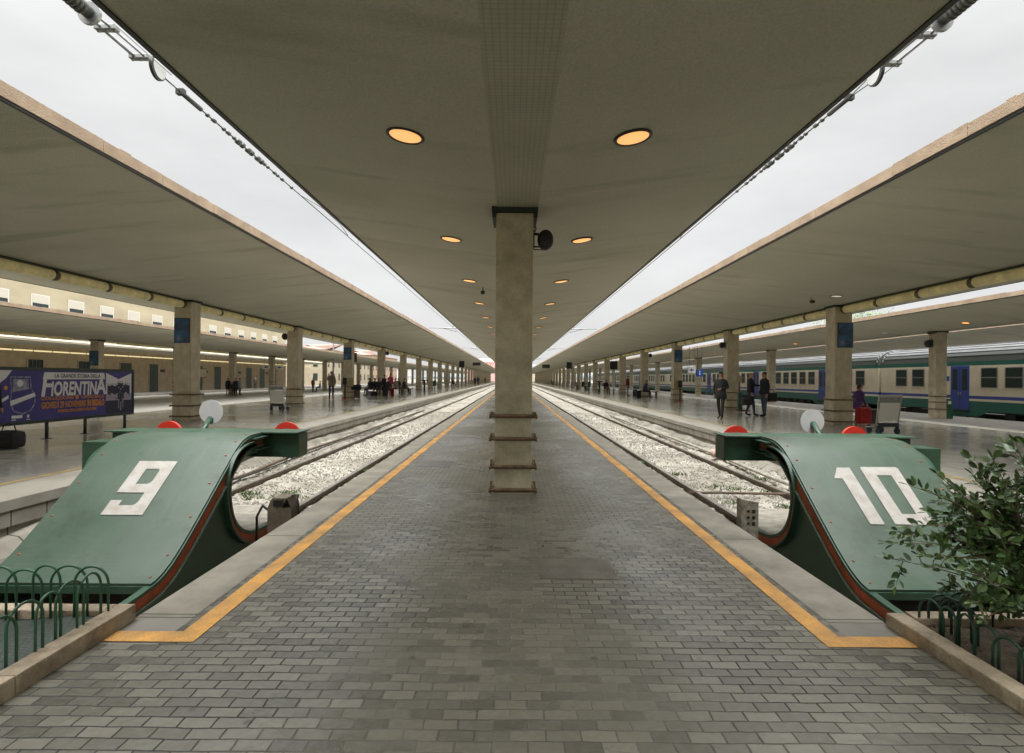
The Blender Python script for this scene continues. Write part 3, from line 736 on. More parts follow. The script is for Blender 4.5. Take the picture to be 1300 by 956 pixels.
loudspeaker((21.2 - .265, 28.9, 3.30), -1, 'dark loudspeaker on the pillar before the blue coach door', 1.5)
loudspeaker((10.64 - .28, 28.24, 3.10), -1, 'dark loudspeaker on the pillar behind the three standing men', 1.2)
loudspeaker((10.64 + .28, 46.9, 3.35), 1, 'dark loudspeaker high on a right pillar beside the seated man', 1.3)
loudspeaker((-10.64 - .28, 28.24, 3.35), -1, 'dark loudspeaker high on the pillar beside the left luggage trolley', 1.3)
loudspeaker((-10.64 + .28, 46.9, 3.35), 1, 'dark loudspeaker high on the pillar behind the waiting group', 1.3)
loudspeaker((21.2 + .265, 38.22, 3.30), 1, 'dark loudspeaker on the pillar left of the poster pillar by the train', 1.3)

# ------------------------------------------------------------------ buffer stops
def curve_pts(ctrl, n=8):
    P = [Vector((a, b, 0)) for a, b in ctrl]; out = []
    for i in range(len(P) - 1):
        p0 = P[max(i-1,0)]; p1 = P[i]; p2 = P[i+1]; p3 = P[min(i+2, len(P)-1)]
        for k in range(n):
            t = k / n
            q = .5*((2*p1) + (-p0+p2)*t + (2*p0-5*p1+4*p2-p3)*t*t + (-p0+3*p1-3*p2+p3)*t**3)
            out.append((q.x, q.y))
    out.append(tuple(P[-1][:2])); return out
S_TOP = curve_pts([(5.05,-.415),(5.16,-.395),(5.32,-.33),(5.52,-.21),(5.80,-.01),(6.05,.175),(6.27,.34),(6.50,.51),(6.66,.61),(6.80,.665),(6.98,.695),(7.25,.70)], 4)   # (Y, z) of the ramp plate
C_IN = curve_pts([(7.9,-.50),(7.3,-.49),(6.98,-.46),(6.72,-.36),(6.55,-.20),(6.47,.0),(6.46,.16),(6.52,.31),(6.64,.415),(6.84,.465),(7.1,.47)], 5)      # rail bent up into the C, running face
def offset(path, d):
    out = []
    for i, p in enumerate(path):
        a = path[max(i-1,0)]; b = path[min(i+1,len(path)-1)]; ty, tz = b[0]-a[0], b[1]-a[1]; l = math.hypot(ty,tz) or 1
        out.append((p[0] + d*(tz/l), p[1] - d*(ty/l)))       # right hand side of the path direction
    return out
def ribbon(mb, path, x0, x1, d0, d1, mi=0):
    """solid strip following the (Y,z) path between lateral x0..x1 and offsets d0..d1"""
    A = offset(path, d0); B = offset(path, d1); n = len(path); vs = []; fs = []
    for (a, b) in zip(A, B):
        vs += [(x0, a[0], a[1]), (x1, a[0], a[1]), (x1, b[0], b[1]), (x0, b[0], b[1])]
    for i in range(n-1):
        for k in range(4):
            k2 = (k+1) % 4; fs.append([i*4+k, i*4+k2, (i+1)*4+k2, (i+1)*4+k])
    fs.append([0,1,2,3]); fs.append([(n-1)*4+k for k in (3,2,1,0)])
    mb._add(vs, fs, mi)
def digits(which):
    z_of = lambda Y: .34 + .74*(Y - 6.27)
    nz = Vector((0, -.74, 1)).normalized() * .006
    if which == '9':
        loops = [([(-.215,6.417),(.205,6.417),(.205,5.807),(-.215,5.807),(-.215,5.961),(-.10,5.961),(-.10,5.907),(.035,5.907),(.062,5.92),(.075,5.95),(.075,6.046),(-.215,6.046)], [(-.08,6.322),(.062,6.322),(.075,6.30),(.075,6.18),(.062,6.155),(.04,6.143),(-.08,6.143)])]
    else:
        loops = [([(-.30,6.405),(-.16,6.405),(-.17,5.772),(-.315,5.772),(-.31,6.273),(-.40,6.273)], None), ([(-.045,6.40),(-.03,6.415),(.35,6.415),(.37,6.40),(.325,5.773),(-.065,5.773)], [(.085,6.315),(.245,6.315),(.218,5.88),(.072,5.88)])]
    m_ = MB()
    for outer, hole in loops:
        polys = [[Vector((x, y, 0)) for x, y in outer]] + ([[Vector((x, y, 0)) for x, y in hole]] if hole else [])
        tri = tessellate_polygon(polys); flat = [p for q in polys for p in q]
        m_._add([Vector((p.x, p.y, z_of(p.y) )) + nz for p in flat], [list(t) for t in tri])
    return m_
def buffer_stop(xc, inner, num, label):
    """inner = +1 when the middle platform lies on the +x side"""
    t = thing('buffer_stop', label, 'buffer stop', (xc, 0, 0), 0, 'green buffer stops at the track ends')
    hw = .768
    m_ = MB(); ribbon(m_, S_TOP, -hw, hw, 0.0, .018); m_.build('ramp_plate', M['green'], t)
    # thin lip under the plate's foot and bolt heads along both edges
    m_ = MB(); m_.box(-hw + .01, hw - .01, 5.03, 5.12, -.50, -.437); m_.build('plate_stiffener', M['greend'], t)
    m_ = MB()
    for sx in (-1, 1):
        for i in range(4, len(S_TOP) - 2, 6):
            y, z = S_TOP[i]; m_.ball((sx*(hw - .075), y, z + .001), .014, 8, 0, (1,1,.5))
    m_.build('rivet', M['redweb'], t)
    digits(num).build('painted_number', M['whitep'], t)
    for sx in (-1, 1):
        xf = sx * .75
        # bent rail under the ramp
        path = [(4.50,-.47),(4.80,-.455)] + [(y, z - .018) for y, z in S_TOP]
        m_ = MB()
        ribbon(m_, path, xf - .034, xf + .034, 0.001, .030, 0)
        ribbon(m_, path, xf - .026, xf + .026, .0305, .125, 1)
        ribbon(m_, path, xf - .052, xf + .052, .1255, .150, 2)
        m_.build('bent_rail', [M['greend'], M['redweb'], M['green']], t)
        # rail bent up into the C
        m_ = MB()
        ribbon(m_, C_IN, xf - .036, xf + .036, -.035, 0, 0)
        ribbon(m_, C_IN, xf - .026, xf + .026, -.125, -.0355, 1)
        ribbon(m_, C_IN, xf - .068, xf + .068, -.147, -.1255, 0)
        m_.build('bent_rail', [M['greend'], M['redweb']], t)
        # web plate between the two
        m_ = MB()
        outer = offset(path, .152); cin = offset(C_IN, -.149)
        pts = [(y, z) for y, z in outer if y < 6.95]
        cc = [(y, z) for y, z in cin if y < 6.99]
        loop = pts + cc[::-1] + [(7.0, -.86), (4.5, -.86)]
        tri = tessellate_polygon([[Vector((y, z, 0)) for y, z in loop]])
        for xx in (xf - .008, xf + .008): m_._add([(xx, y, z) for y, z in loop], [list(q) for q in tri])
        m_.build('side_plate', M['greend'], t)
        m_ = MB(); m_.box(xf - .10, xf + .10, 4.4, 7.9, -.86, -.70, bev=.01); m_.build('ground_beam', M['greend'], t)
        # flange running along the front of the C (gives the plate its edge)
        # beam-side gusset with two ribs
        m_ = MB(); m_.box(xf - .01, xf + .01, 6.95, 7.35, .49, .66); 
        for z in (.505, .64): m_.box(*sorted((xf, xf + sx*.10)), 6.95, 7.38, z, z + .018)
        m_.build('gusset', M['greend'], t)
    # head beam with overhanging cover plate
    m_ = MB(); m_.box(-1.19, 1.19, 7.38, 7.70, .375, .672, bev=.008); m_.build('head_beam', M['greend'], t)
    m_ = MB(); m_.box(-1.21, 1.21, 7.26, 7.74, .686, .700); m_.build('cover_plate', M['greend'], t)
    m_ = MB(); m_.box(*sorted((-inner*.80, -inner*1.50)), 7.28, 7.62, .15, .56, bev=.008); m_.build('anchor_block', M['greend'], t)
    for sx in (-1, 1):
        m_ = MB(); m_.disc((sx*.81, 7.99, .60), .178, 'y', 32, 0, .045); m_.build('buffer_head', M['redsig'], t)
        m_ = MB(); m_.tube([(sx*.81, 7.7, .56), (sx*.81, 7.945, .62)], .075, 16); m_.build('buffer_shank', M['dark'], t)
    m_ = MB(); m_.tube([(-inner*.28, 7.80, .62), (-inner*.40, 8.25, .80)], .035, 8); m_.box(-inner*.40 - .035, -inner*.40 + .035, 8.225, 8.275, .72, .80); m_.build('signal_post', M['greend'], t)
    m_ = MB(); m_.disc((-inner*.40, 8.285, .89 if inner > 0 else .82), .17, 'y', 36, 0, .008)
    m_.build('signal_disc', M['whited'], t)
    return t
buffer_stop(-3.91, 1, '9', 'green curved steel buffer stop painted with a white 9')
buffer_stop(3.89, -1, '10', 'green curved steel buffer stop painted with a white 10')

# post boxes at the platform edge
t = thing('junction_post', 'rusty grey metal post box standing in the pit by buffer 9', 'post box', (-2.37, 6.02, -1.0))
mb = MB(); mb.prism([(-.12,-.12,0),(.12,-.12,0),(.12,.12,0),(-.12,.12,0)], (0,0,1.06)); mb.prism([(-.12,-.12,1.061),(-.12,.12,1.061),(-.075,.12,1.16),(-.075,-.12,1.16)], (.15,0,0)); mb.prism([(.12,-.12,1.061),(.075,-.12,1.16),(.075,.12,1.16),(.12,.12,1.061)], (0,.0,.0005))
mb.build('housing', mat('rusty_grey', (.16,.13,.095), .6, .4, 9, .3, 50, metal=.2), t)
mb = MB(); mb.box(-.06, .045, -.126, -.121, 1.075, 1.14); mb.build('window', M['black'], t)
mb = MB(); mb.tube([(.05,.05,1.15),(.13,.0,1.17),(.16,-.02,1.02),(.18,-.03,.9)], .012, 6); mb.tube([(-.12,0,.98),(-.35,.3,.99),(-.5,.5,.82),(-.5,.5,.5)], .014, 6); mb.build('cable', M['black'], t)
t = thing('junction_post', 'grey flaking post standing in the pit by buffer 10', 'post box', (2.33, 5.72, -1.0))
mb = MB(); mb.box(-.085, .085, -.06, .06, 0, 1.19, bev=.006); mb.prism([(-.085,-.06,1.191),(.085,-.06,1.191),(.085,-.06,1.205),(-.085,-.06,1.235)], (0,.12,0)); mb.build('housing', mat('flaking_grey', (.33,.31,.26), .7, .5, 16, .3, 50, col2=(.17,.15,.12)), t)
mb = MB()
for z in (1.0, 1.06, 1.12):
    mb.box(-.03, -.005, -.064, -.0605, z - .012, z + .012); mb.box(.02, .05, -.064, -.0605, z - .02, z + .015)
mb.build('slot_row', M['black'], t)

# ------------------------------------------------------------------ planters with hoop fences
def planter(s, label):
    t = thing('planter', label, 'planter', (s*2.16, 3.34, 0), 0, 'kerbed planters at the track ends')
    m_ = MB(); rg = random.Random(4 + s); h = .085
    y = 0.0
    while y > -3.6:                              # kerb stones along the platform side
        w = rg.uniform(.75, 1.0); y2 = y - w; d = rg.uniform(-.008, .008) - (.02 if s > 0 else 0)
        m_.box(*sorted((0, s*(.105))), y2 + .004, y - .002, -.02, h + d, bev=.010); y = y2
    x = .108
    while x < 3.6:
        w = rg.uniform(.8, 1.1); d = rg.uniform(-.008, .006)
        m_.box(*sorted((s*x, s*(x + w - .004))), -.105, 0, -.02, h + d, bev=.010); x += w
    m_.build('kerb', M['curb'], t)
    m_ = MB(); n = 40; vs = []; fs = []
    for j in range(n):
        for i in range(n):
            vs.append((s*(.10 + 3.6*i/(n-1)), -.10 - 3.5*j/(n-1), (.045 if s < 0 else .035) + (rg.uniform(-.012,.012) if s > 0 else .012*math.sin(i*.9+j*.4)*math.cos(j*.7))))
    for j in range(n-1):
        for i in range(n-1): fs.append([j*n+i, j*n+i+1, (j+1)*n+i+1, (j+1)*n+i])
    m_._add(vs, fs); m_.build('netting' if s < 0 else 'soil', M['netting'] if s < 0 else M['soil'], t)
    return t
planter(-1, 'kerbed bed covered with dark green netting at the end of track 9')
planter(1, 'kerbed soil bed with the leafy shrub at the end of track 10')
def hoop_mb(p, q, h, r=.0068):
    p = Vector(p); q = Vector(q); m_ = MB(); pts = [p]; R_ = (q - p).length / 2; c = (p + q)/2; d = (q - p)/2
    for k in range(13):
        a = PI - PI*k/12; pts.append(Vector((c.x + d.x*math.cos(a), c.y + d.y*math.cos(a), p.z + h - R_*1.05 + R_*1.05*math.sin(a))))
    pts.append(q); m_.tube(pts, r, 8); return m_
def hoop_fence(label, runs, h, mats, tiltseed):
    x0, y0 = runs[0]
    t = thing('hoop_fence', label, 'hoop fence', (x0, y0, 0), 0, 'low green hoop fences')
    rg = random.Random(tiltseed)
    for (a, b), step, span in runs_iter(runs):
        A = Vector((a[0]-x0, a[1]-y0, .03)); B = Vector((b[0]-x0, b[1]-y0, .03)); L_ = (B-A).length; u = (B-A)/L_; k = 0
        while k*step + span <= L_ + .01:
            j = Vector((rg.uniform(-.012,.012), rg.uniform(-.012,.012), 0))
            hoop_mb(A + u*(k*step) + j, A + u*(k*step + span) - j, h + rg.uniform(-.015,.015)).build('hoop', mats, t); k += 1
    return t
def runs_iter(runs):
    for r in runs[1:]: yield (r[0], r[1]), r[2], r[3]
# left: along the pit and along the platform side
hoop_fence('two rows of overlapping green hoops round the netting bed', [(-2.30, 3.20), ((-2.25, 3.225), (-5.6, 3.225), .125, .175), ((-2.262, 3.20), (-2.28, 1.5), .135, .185)], .295, M['hoop'], 5)
hoop_fence('row of worn green hoops along the soil bed under the shrub', [(2.30, 3.25), ((2.30, 3.24), (2.36, 1.8), .118, .135), ((2.33, 3.245), (5.2, 3.245), .118, .15), ((2.36, 3.20), (2.44, 3.0), .03, .12)], .185, M['hoop2'], 8)

# ------------------------------------------------------------------ shrub
def shrub():
    t = thing('shrub', 'leafy evergreen shrub with thin bent stems in the right planter', 'shrub', (2.665, 2.95, .03))
    rg = random.Random(12); stems = MB(); lv = MB()
    def leaf(p, d, up, L_, w, mi):
        d = d.normalized(); sd = d.cross(up)
        if sd.length < .05: sd = d.cross(Vector((1,0,0)))
        sd.normalize(); nrm = sd.cross(d)
        f = .10*L_
        pts = [p, p + d*L_*.22 + sd*w*.36 + nrm*f*.3, p + d*L_*.55 + sd*w*.5 + nrm*f*.6, p + d*L_*.85 + sd*w*.27 + nrm*f*.1, p + d*L_ - nrm*f*.7,
               p + d*L_*.85 - sd*w*.27 + nrm*f*.1, p + d*L_*.55 - sd*w*.5 + nrm*f*.6, p + d*L_*.22 - sd*w*.36 + nrm*f*.3, p + d*L_*.25, p + d*L_*.6 - nrm*f*.2]
        lv._add(pts, [(0,1,8),(1,2,9,8),(2,3,4,9),(0,8,7),(8,9,6,7),(9,4,5,6)], mi, True)
    def bez(a, b, c, n):
        return [(a*(1-k/n)**2 + b*2*(1-k/n)*(k/n) + c*(k/n)**2) for k in range(n+1)]
    def twig(path, r, dens, size):
        stems.tube(path, [max(.0012, r*(1 - .8*i/(len(path)-1))) for i in range(len(path))], 5)
        for i in range(1, len(path)):
            seg = path[i] - path[i-1]
            if i < len(path)*.25: continue
            for q in range(dens):
                p = path[i-1] + seg*rg.random(); a = Vector((rg.gauss(0,1), rg.gauss(0,1), rg.gauss(.1,.6))).normalized()
                d = (seg.normalized()*.8 + a*.9)
                L_ = size*rg.uniform(.65, 1.15)
                x = rg.random(); leaf(p + a*.008, d, Vector((rg.gauss(0,.6), rg.gauss(-.35,.6), .8)), L_, L_*rg.uniform(.44,.60), 0 if x < .5 else (1 if x < .85 else 2))
        leaf(path[-1], path[-1]-path[-2], Vector((0,0,1)), size, size*.42, 2)
    base = Vector((0,0,0))
    mains = []
    for (tx, ty, tz, bx) in ((-.02,.10,.62,.10), (.22,.05,.75,.16), (.40,.0,.95,.2), (.62,.05,1.02,.4), (.10,-.05,.55,-.08), (.55,-.12,.72,.35), (.85,.05,.8,.5), (.8,.2,1.15,.45)):
        P = bez(base + Vector((rg.uniform(-.05,.05), rg.uniform(-.05,.05), 0)), Vector((bx, ty*.4, tz*.5)), Vector((tx, ty, tz)), 10)
        stems.tube(P, [.017 - .012*i/10 for i in range(11)], 7); mains.append(P)
    # long sprays named by where their tips stand in the bed
    tips = [(-.66,.15,.50),(-.62,.05,.62),(-.56,.12,.82),(-.50,.0,.90),(-.42,.1,.74),(-.30,.1,.80),(-.18,.05,.98),(-.06,.0,1.06),(.08,.0,1.16),(.20,.05,1.22),(.36,.0,1.1),(.30,.0,.95),(-.36,.02,.44),(-.28,-.05,.34),(-.22,.1,.52),(-.40,.1,.60)]
    for q in range(270):
        tips.append((rg.uniform(-.62, 1.05), rg.uniform(-.30, .35), .26 + 1.05*rg.random()**1.15))
    for k, (x, y, z) in enumerate(tips):
        T = Vector((x, y, z))
        if k >= 16:
            if x < -.40 and (z > .56 or rg.random() < .5): continue
            if z > .80 + .5*(x + .40) and rg.random() < .93: continue
            if z > .56 and x < -.15 and rg.random() < .72: continue
            if z < .34 and rg.random() < .5: continue
        P = min(mains, key=lambda m: min((p - T).length for p in m[3:])); i = min(range(3, len(P)), key=lambda i: (P[i] - T).length + (0.15 if P[i].z > T.z else 0))
        a = P[max(3, i-1)]; mid = (a + T)*.5 + Vector((rg.uniform(-.05,.05), rg.uniform(-.05,.05), rg.uniform(.0,.07)))
        path = bez(a, mid, T, 7); twig(path, .006, 4 if k >= 16 else 4, .054 if k >= 16 else .055)
        if k >= 16:
            for _ in range(2):
                b0 = path[rg.randint(3, 6)]; e = b0 + Vector((rg.gauss(0,.09), rg.gauss(0,.09), rg.gauss(.03,.08))); twig(bez(b0, (b0+e)/2 + Vector((0,0,.02)), e, 4), .003, 4, .052)
    stems.build('stem', M['bark'], t); lv.build('foliage', [M['leaf1'], M['leaf2'], M['leaf3']], t)
shrub()
# ------------------------------------------------------------------ lettering
def text_mesh(name, body, size, mat_, parent, loc, axes, extr=.002, shear=0, xs=1.0, bold=0.0, align='LEFT', fit=None):
    cu = bpy.data.curves.new(name + '_font', 'FONT'); cu.body = body; cu.size = size; cu.shear = shear; cu.extrude = extr; cu.offset = bold; cu.align_x = align; cu.resolution_u = 3
    tmp = bpy.data.objects.new(name + '_tmp', cu); COL.objects.link(tmp)
    dg = bpy.context.evaluated_depsgraph_get(); me = bpy.data.meshes.new_from_object(tmp.evaluated_get(dg)); me.name = name
    bpy.data.objects.remove(tmp); bpy.data.curves.remove(cu)
    X, Y, Z = [Vector(a) for a in axes]
    if fit:
        lo = min(v.co.x for v in me.vertices); hi = max(v.co.x for v in me.vertices); xs = fit/(hi - lo)
        for v in me.vertices: v.co.x -= lo
    for v in me.vertices: v.co = Vector(loc) + X * v.co.x * xs + Y * v.co.y + Z * v.co.z
    me.materials.clear(); me.materials.append(mat_)
    o = bpy.data.objects.new(name, me); COL.objects.link(o)
    if parent is not None: o.parent = parent
    return o

# ------------------------------------------------------------------ billboard
bb = thing('billboard', 'long blue billboard advertising a football history, on short black posts', 'billboard', (-10.2, 13.3, 0))
y0, y1, zb, zt = -2.2, 2.22, .37, 1.545
mb = MB(); mb.box(-.05, .035, y0, y1, zb, zt); mb.build('board', M['frame'], bb)
mb = MB()
for a in ((y0, y1, zb - .012, zb + .055), (y0, y1, zt - .055, zt + .012)): mb.box(-.06, .055, *a[:2], a[2], a[3], bev=.006)
for a in ((y0, y0 + .05), (y1 - .05, y1)): mb.box(-.058, .053, a[0] - .004, a[1] + .004, zb + .056, zt - .056)
mb.build('border_frame', M['frame'], bb)
for y in (-2.0, -.62, .52, 1.93):
    mb = MB(); mb.tube([(0, y, 0), (0, y, zb)], .035, 12); mb.box(-.07, .07, y - .07, y + .07, 0, .012); mb.build('leg', M['dark'], bb)
mb = MB(); mb.poly([(.0385, y0+.05, zb+.056), (.0385, y1-.05, zb+.056), (.0385, y1-.05, zt-.056), (.0385, y0+.05, zt-.056)]); pr = mb.build('poster', M['bill'], bb)
XF = .041
def quad(name, pts, m_, x=XF): 
    q = MB(); q.poly([(x, a, b) for a, b in pts]); return q.build(name, m_, pr)
quad('white_corner', [(y0+.05, zt-.057), (-1.55, zt-.057), (-1.70, 1.32), (-2.0, 1.12), (y0+.05, 1.05)], M['billw'])
# white title block with the dark small line on it
quad('title_block', [(-.74, 1.455), (1.10, 1.455), (1.12, 1.30), (-.79, 1.30)], M['billw'], XF)
AX = ((0,1,0),(0,0,1),(1,0,0))
text_mesh('lettering', 'LA GRANDE STORIA DELLA', .125, M['billk'], pr, (XF + .004, -.46, 1.335), AX, .001, 0, .86, .002, fit=1.42)
text_mesh('lettering', 'F', .62, M['billw'], pr, (XF + .003, -.83, .945), AX, .001, .16, .72, .016, fit=.34)
text_mesh('lettering', 'IORENTIN', .43, M['billw'], pr, (XF + .003, -.56, .945), AX, .001, .12, .66, .014, fit=1.40)
text_mesh('lettering', 'A', .56, M['billw'], pr, (XF + .003, .80, .945), AX, .001, .05, .68, .016, fit=.36)
text_mesh('lettering', 'COLLEZIONE', .10, M['billo'], pr, (XF + .004, -.84, .85), AX, .001, 0, 1.18, .002, fit=.94)
text_mesh('lettering', 'UFFICIALE', .10, M['billo'], pr, (XF + .004, .33, .85), AX, .001, 0, 1.18, .002, fit=.76)
q = MB(); q.disc((XF + .001, .205, .89), .055, 'x', 16); q.build('dot', M['billo'], pr)
text_mesh('lettering', 'GIOVEDÌ 29 NOVEMBRE', .195, M['billo'], pr, (XF + .004, -.82, .665), AX, .001, 0, .63, .004, fit=1.30)
text_mesh('lettering', 'IN REGALO', .205, M['billo'], pr, (XF + .004, .53, .665), AX, .001, 0, .60, .010, fit=.57)
text_mesh('lettering', 'IN EDICOLA CON LA GAZZETTA DELLO SPORT', .088, M['billo'], pr, (XF + .004, -.36, .56), AX, .001, 0, .66, .003, fit=1.20)
# round club drawing: shield outline, ring, sash
def ring_poly(pts, w): 
    q = MB(); n = len(pts); c = Vector((sum(p[0] for p in pts)/n, sum(p[1] for p in pts)/n))
    for i in range(n):
        a = Vector(pts[i]); b = Vector(pts[(i+1)%n]); ia = a + (c-a).normalized()*w; ib = b + (c-b).normalized()*w
        q.poly([(XF + .002, a.x, a.y), (XF + .002, b.x, b.y), (XF + .002, ib.x, ib.y), (XF + .002, ia.x, ia.y)])
    return q
ring_poly([(-1.60+.005, 1.36), (-1.10, 1.36), (-1.08, 1.12), (-.98, .98), (-.97, .80), (-1.08, .64), (-1.30, .57), (-1.52, .64), (-1.60, .80), (-1.58, 1.05)], .028).build('crest_outline', M['billg'], pr)
quad('crest_sash', [(-1.60, .86), (-1.00, 1.02), (-.98, .94), (-1.58, .76)], M['billw'], XF + .003)
quad('crest_field', [(-1.52, 1.31), (-1.16, 1.31), (-1.14, 1.10), (-1.54, 1.04)], M['billg'], XF + .001)
q = MB(); q.disc((XF + .0035, -1.36, 1.22), .075, 'x', 14); q.build('crest_head', M['billw'], pr)
quad('crest_sash', [(-1.80, .90), (-1.64, .98), (-1.63, .92), (-1.80, .83)], M['billw'], XF + .003)
q = MB(); q.disc((XF + .002, -1.70, 1.13), .045, 'x', 12); q.build('dot', M['billo'], pr)
for (a, b, z, h) in ((-1.56, -1.30, .50, .06), (-1.18, -1.13, .50, .06), (-1.2, -1.10, .455, .015), (-1.56, -1.45, .46, .018)):
    quad('small_print', [(a, z), (b, z), (b, z + h), (a, z + h)], M['billw'])
# team photograph on the right third: pale sky, dusk band, dark pitch, a row of blurred players
quad('photo_sky', [(1.16, 1.46), (2.12, 1.46), (2.12, .93), (1.16, .93)], M['billw'], XF)
quad('photo_sky_corner', [(1.16, 1.46), (2.12, 1.46), (1.62, 1.30)], M['bill'], XF + .001)
quad('photo_dusk', [(1.16, .9295), (2.12, .9295), (2.12, .76), (1.16, .76)], M['billd'], XF)
quad('photo_pitch', [(1.16, .7595), (2.12, .7595), (2.12, .44), (1.16, .44)], M['billk'], XF)
q = MB(); rg = random.Random(4)
for k in range(13):
    y = 1.24 + .065*k; z = rg.uniform(1.12, 1.22)
    q.box(XF + .002, XF + .0045, y - .03, y + .03, z - .22, z, 0)
    q.disc((XF + .004, y, z + .035), .022, 'x', 10, 1)
for (y, z) in ((1.62, 1.05), (1.70, 1.0), (1.78, 1.06)):
    q.box(XF + .005, XF + .0065, y - .035, y + .035, z - .26, z, 0); q.disc((XF + .0062, y, z + .04), .026, 'x', 10, 1); q.box(XF + .005, XF + .006, y - .02, y + .02, z - .5, z - .27, 2)
q.build('photo_players', [M['billk'], M['billd'], M['billg']], pr)

# ------------------------------------------------------------------ posters on pillars
def poster(loc, label, w=.50, h=.80):
    t = thing('poster', label, 'poster', loc, 0, 'dark blue posters on pillars')
    m_ = MB(); m_.box(-w/2, w/2, -.014, 0, -h/2, h/2); m_.build('backing', M['black'], t)
    m_ = MB(); m_.poly([(-w/2 + .02, -.0165, -h/2 + .02), (w/2 - .02, -.0165, -h/2 + .02), (w/2 - .02, -.0165, h/2 - .02), (-w/2 + .02, -.0165, h/2 - .02)]); m_.build('print', M['poster'], t)
    m_ = MB(); rg = random.Random(int(loc[1]))
    for k in range(5): 
        z = -h*.40 + k*.035; m_.box(-w*.40, -w*.40 + rg.uniform(.12, .3), -.0205, -.018, z, z + .012)
    m_.build('print_line', M['billg'], t)
    return t
poster((-10.64 - .02, 18.64, 2.86), 'dark blue poster on the pillar behind the billboard')
poster((10.64 + .05, 18.64, 2.88), 'dark blue poster on the pillar behind the right luggage trolley')
poster((-10.64 - .02, 37.27, 2.92), 'dark blue poster on the pillar beside the man in the beige jacket')
poster((10.64 + .02, 37.27, 2.92), 'dark blue poster on the right pillar with the black ticket machine')
poster((-27.02, 37.33, 2.5), 'small dark blue poster seen above the billboard', .6, .95)
bpy.context.view_layer.update()

# ------------------------------------------------------------------ luggage trolleys
def trolley(label, loc, rz):
    t = thing('luggage_trolley', label, 'luggage trolley', loc, rz, 'airport style luggage trolleys')
    m_ = MB()
    for s in (-1, 1): m_.tube([(s*.30, .42, .16), (s*.31, .06, .20), (s*.32, .0, .30), (s*.33, -.10, 1.0), (s*.30, -.13, 1.04)], .018, 8)
    m_.tube([(-.33, -.12, 1.03), (.33, -.12, 1.03)], .022, 8); m_.tube([(-.30, .42, .16), (.30, .42, .16)], .018, 8); m_.tube([(-.31, .06, .2), (.31, .06, .2)], .016, 8)
    for x in (-.15, 0, .15): m_.tube([(x, .06, .2), (x, .42, .16)], .010, 6)
    m_.build('frame', M['trolley'], t)
    m_ = MB(); m_.prism([(-.29, -.03, .36), (.29, -.03, .36), (.29, -.095, .84), (-.29, -.095, .84)], (0, .015, .002)); m_.build('advert_panel', M['white'], t)
    m_ = MB(); m_.prism([(-.29, -.10, .86), (.29, -.10, .86), (.29, -.125, .99), (-.29, -.125, .99)], (0, .10, .01)); m_.build('basket', M['greymetal'], t)
    for (x, y) in ((-.27, -.02), (.27, -.02), (-.18, .42), (.18, .42)):
        m_ = MB(); m_.disc((x - .02, y, .085), .085, 'x', 16, 0, .04); m_.box(x - .035, x + .035, y - .03, y + .03, .10, .22); m_.build('wheel', M['rubber'], t)
    m_ = MB(); m_.box(-.30, .30, -.06, -.02, .20, .30, bev=.01); m_.build('bumper', M['rubber'], t)
    return t
trolley('empty steel luggage trolley with a white panel by the right poster pillar', (9.97, 15.4, 0), R(8))
trolley('empty steel luggage trolley with a white panel beside a left pillar', (-9.62, 23.7, 0), R(-14))

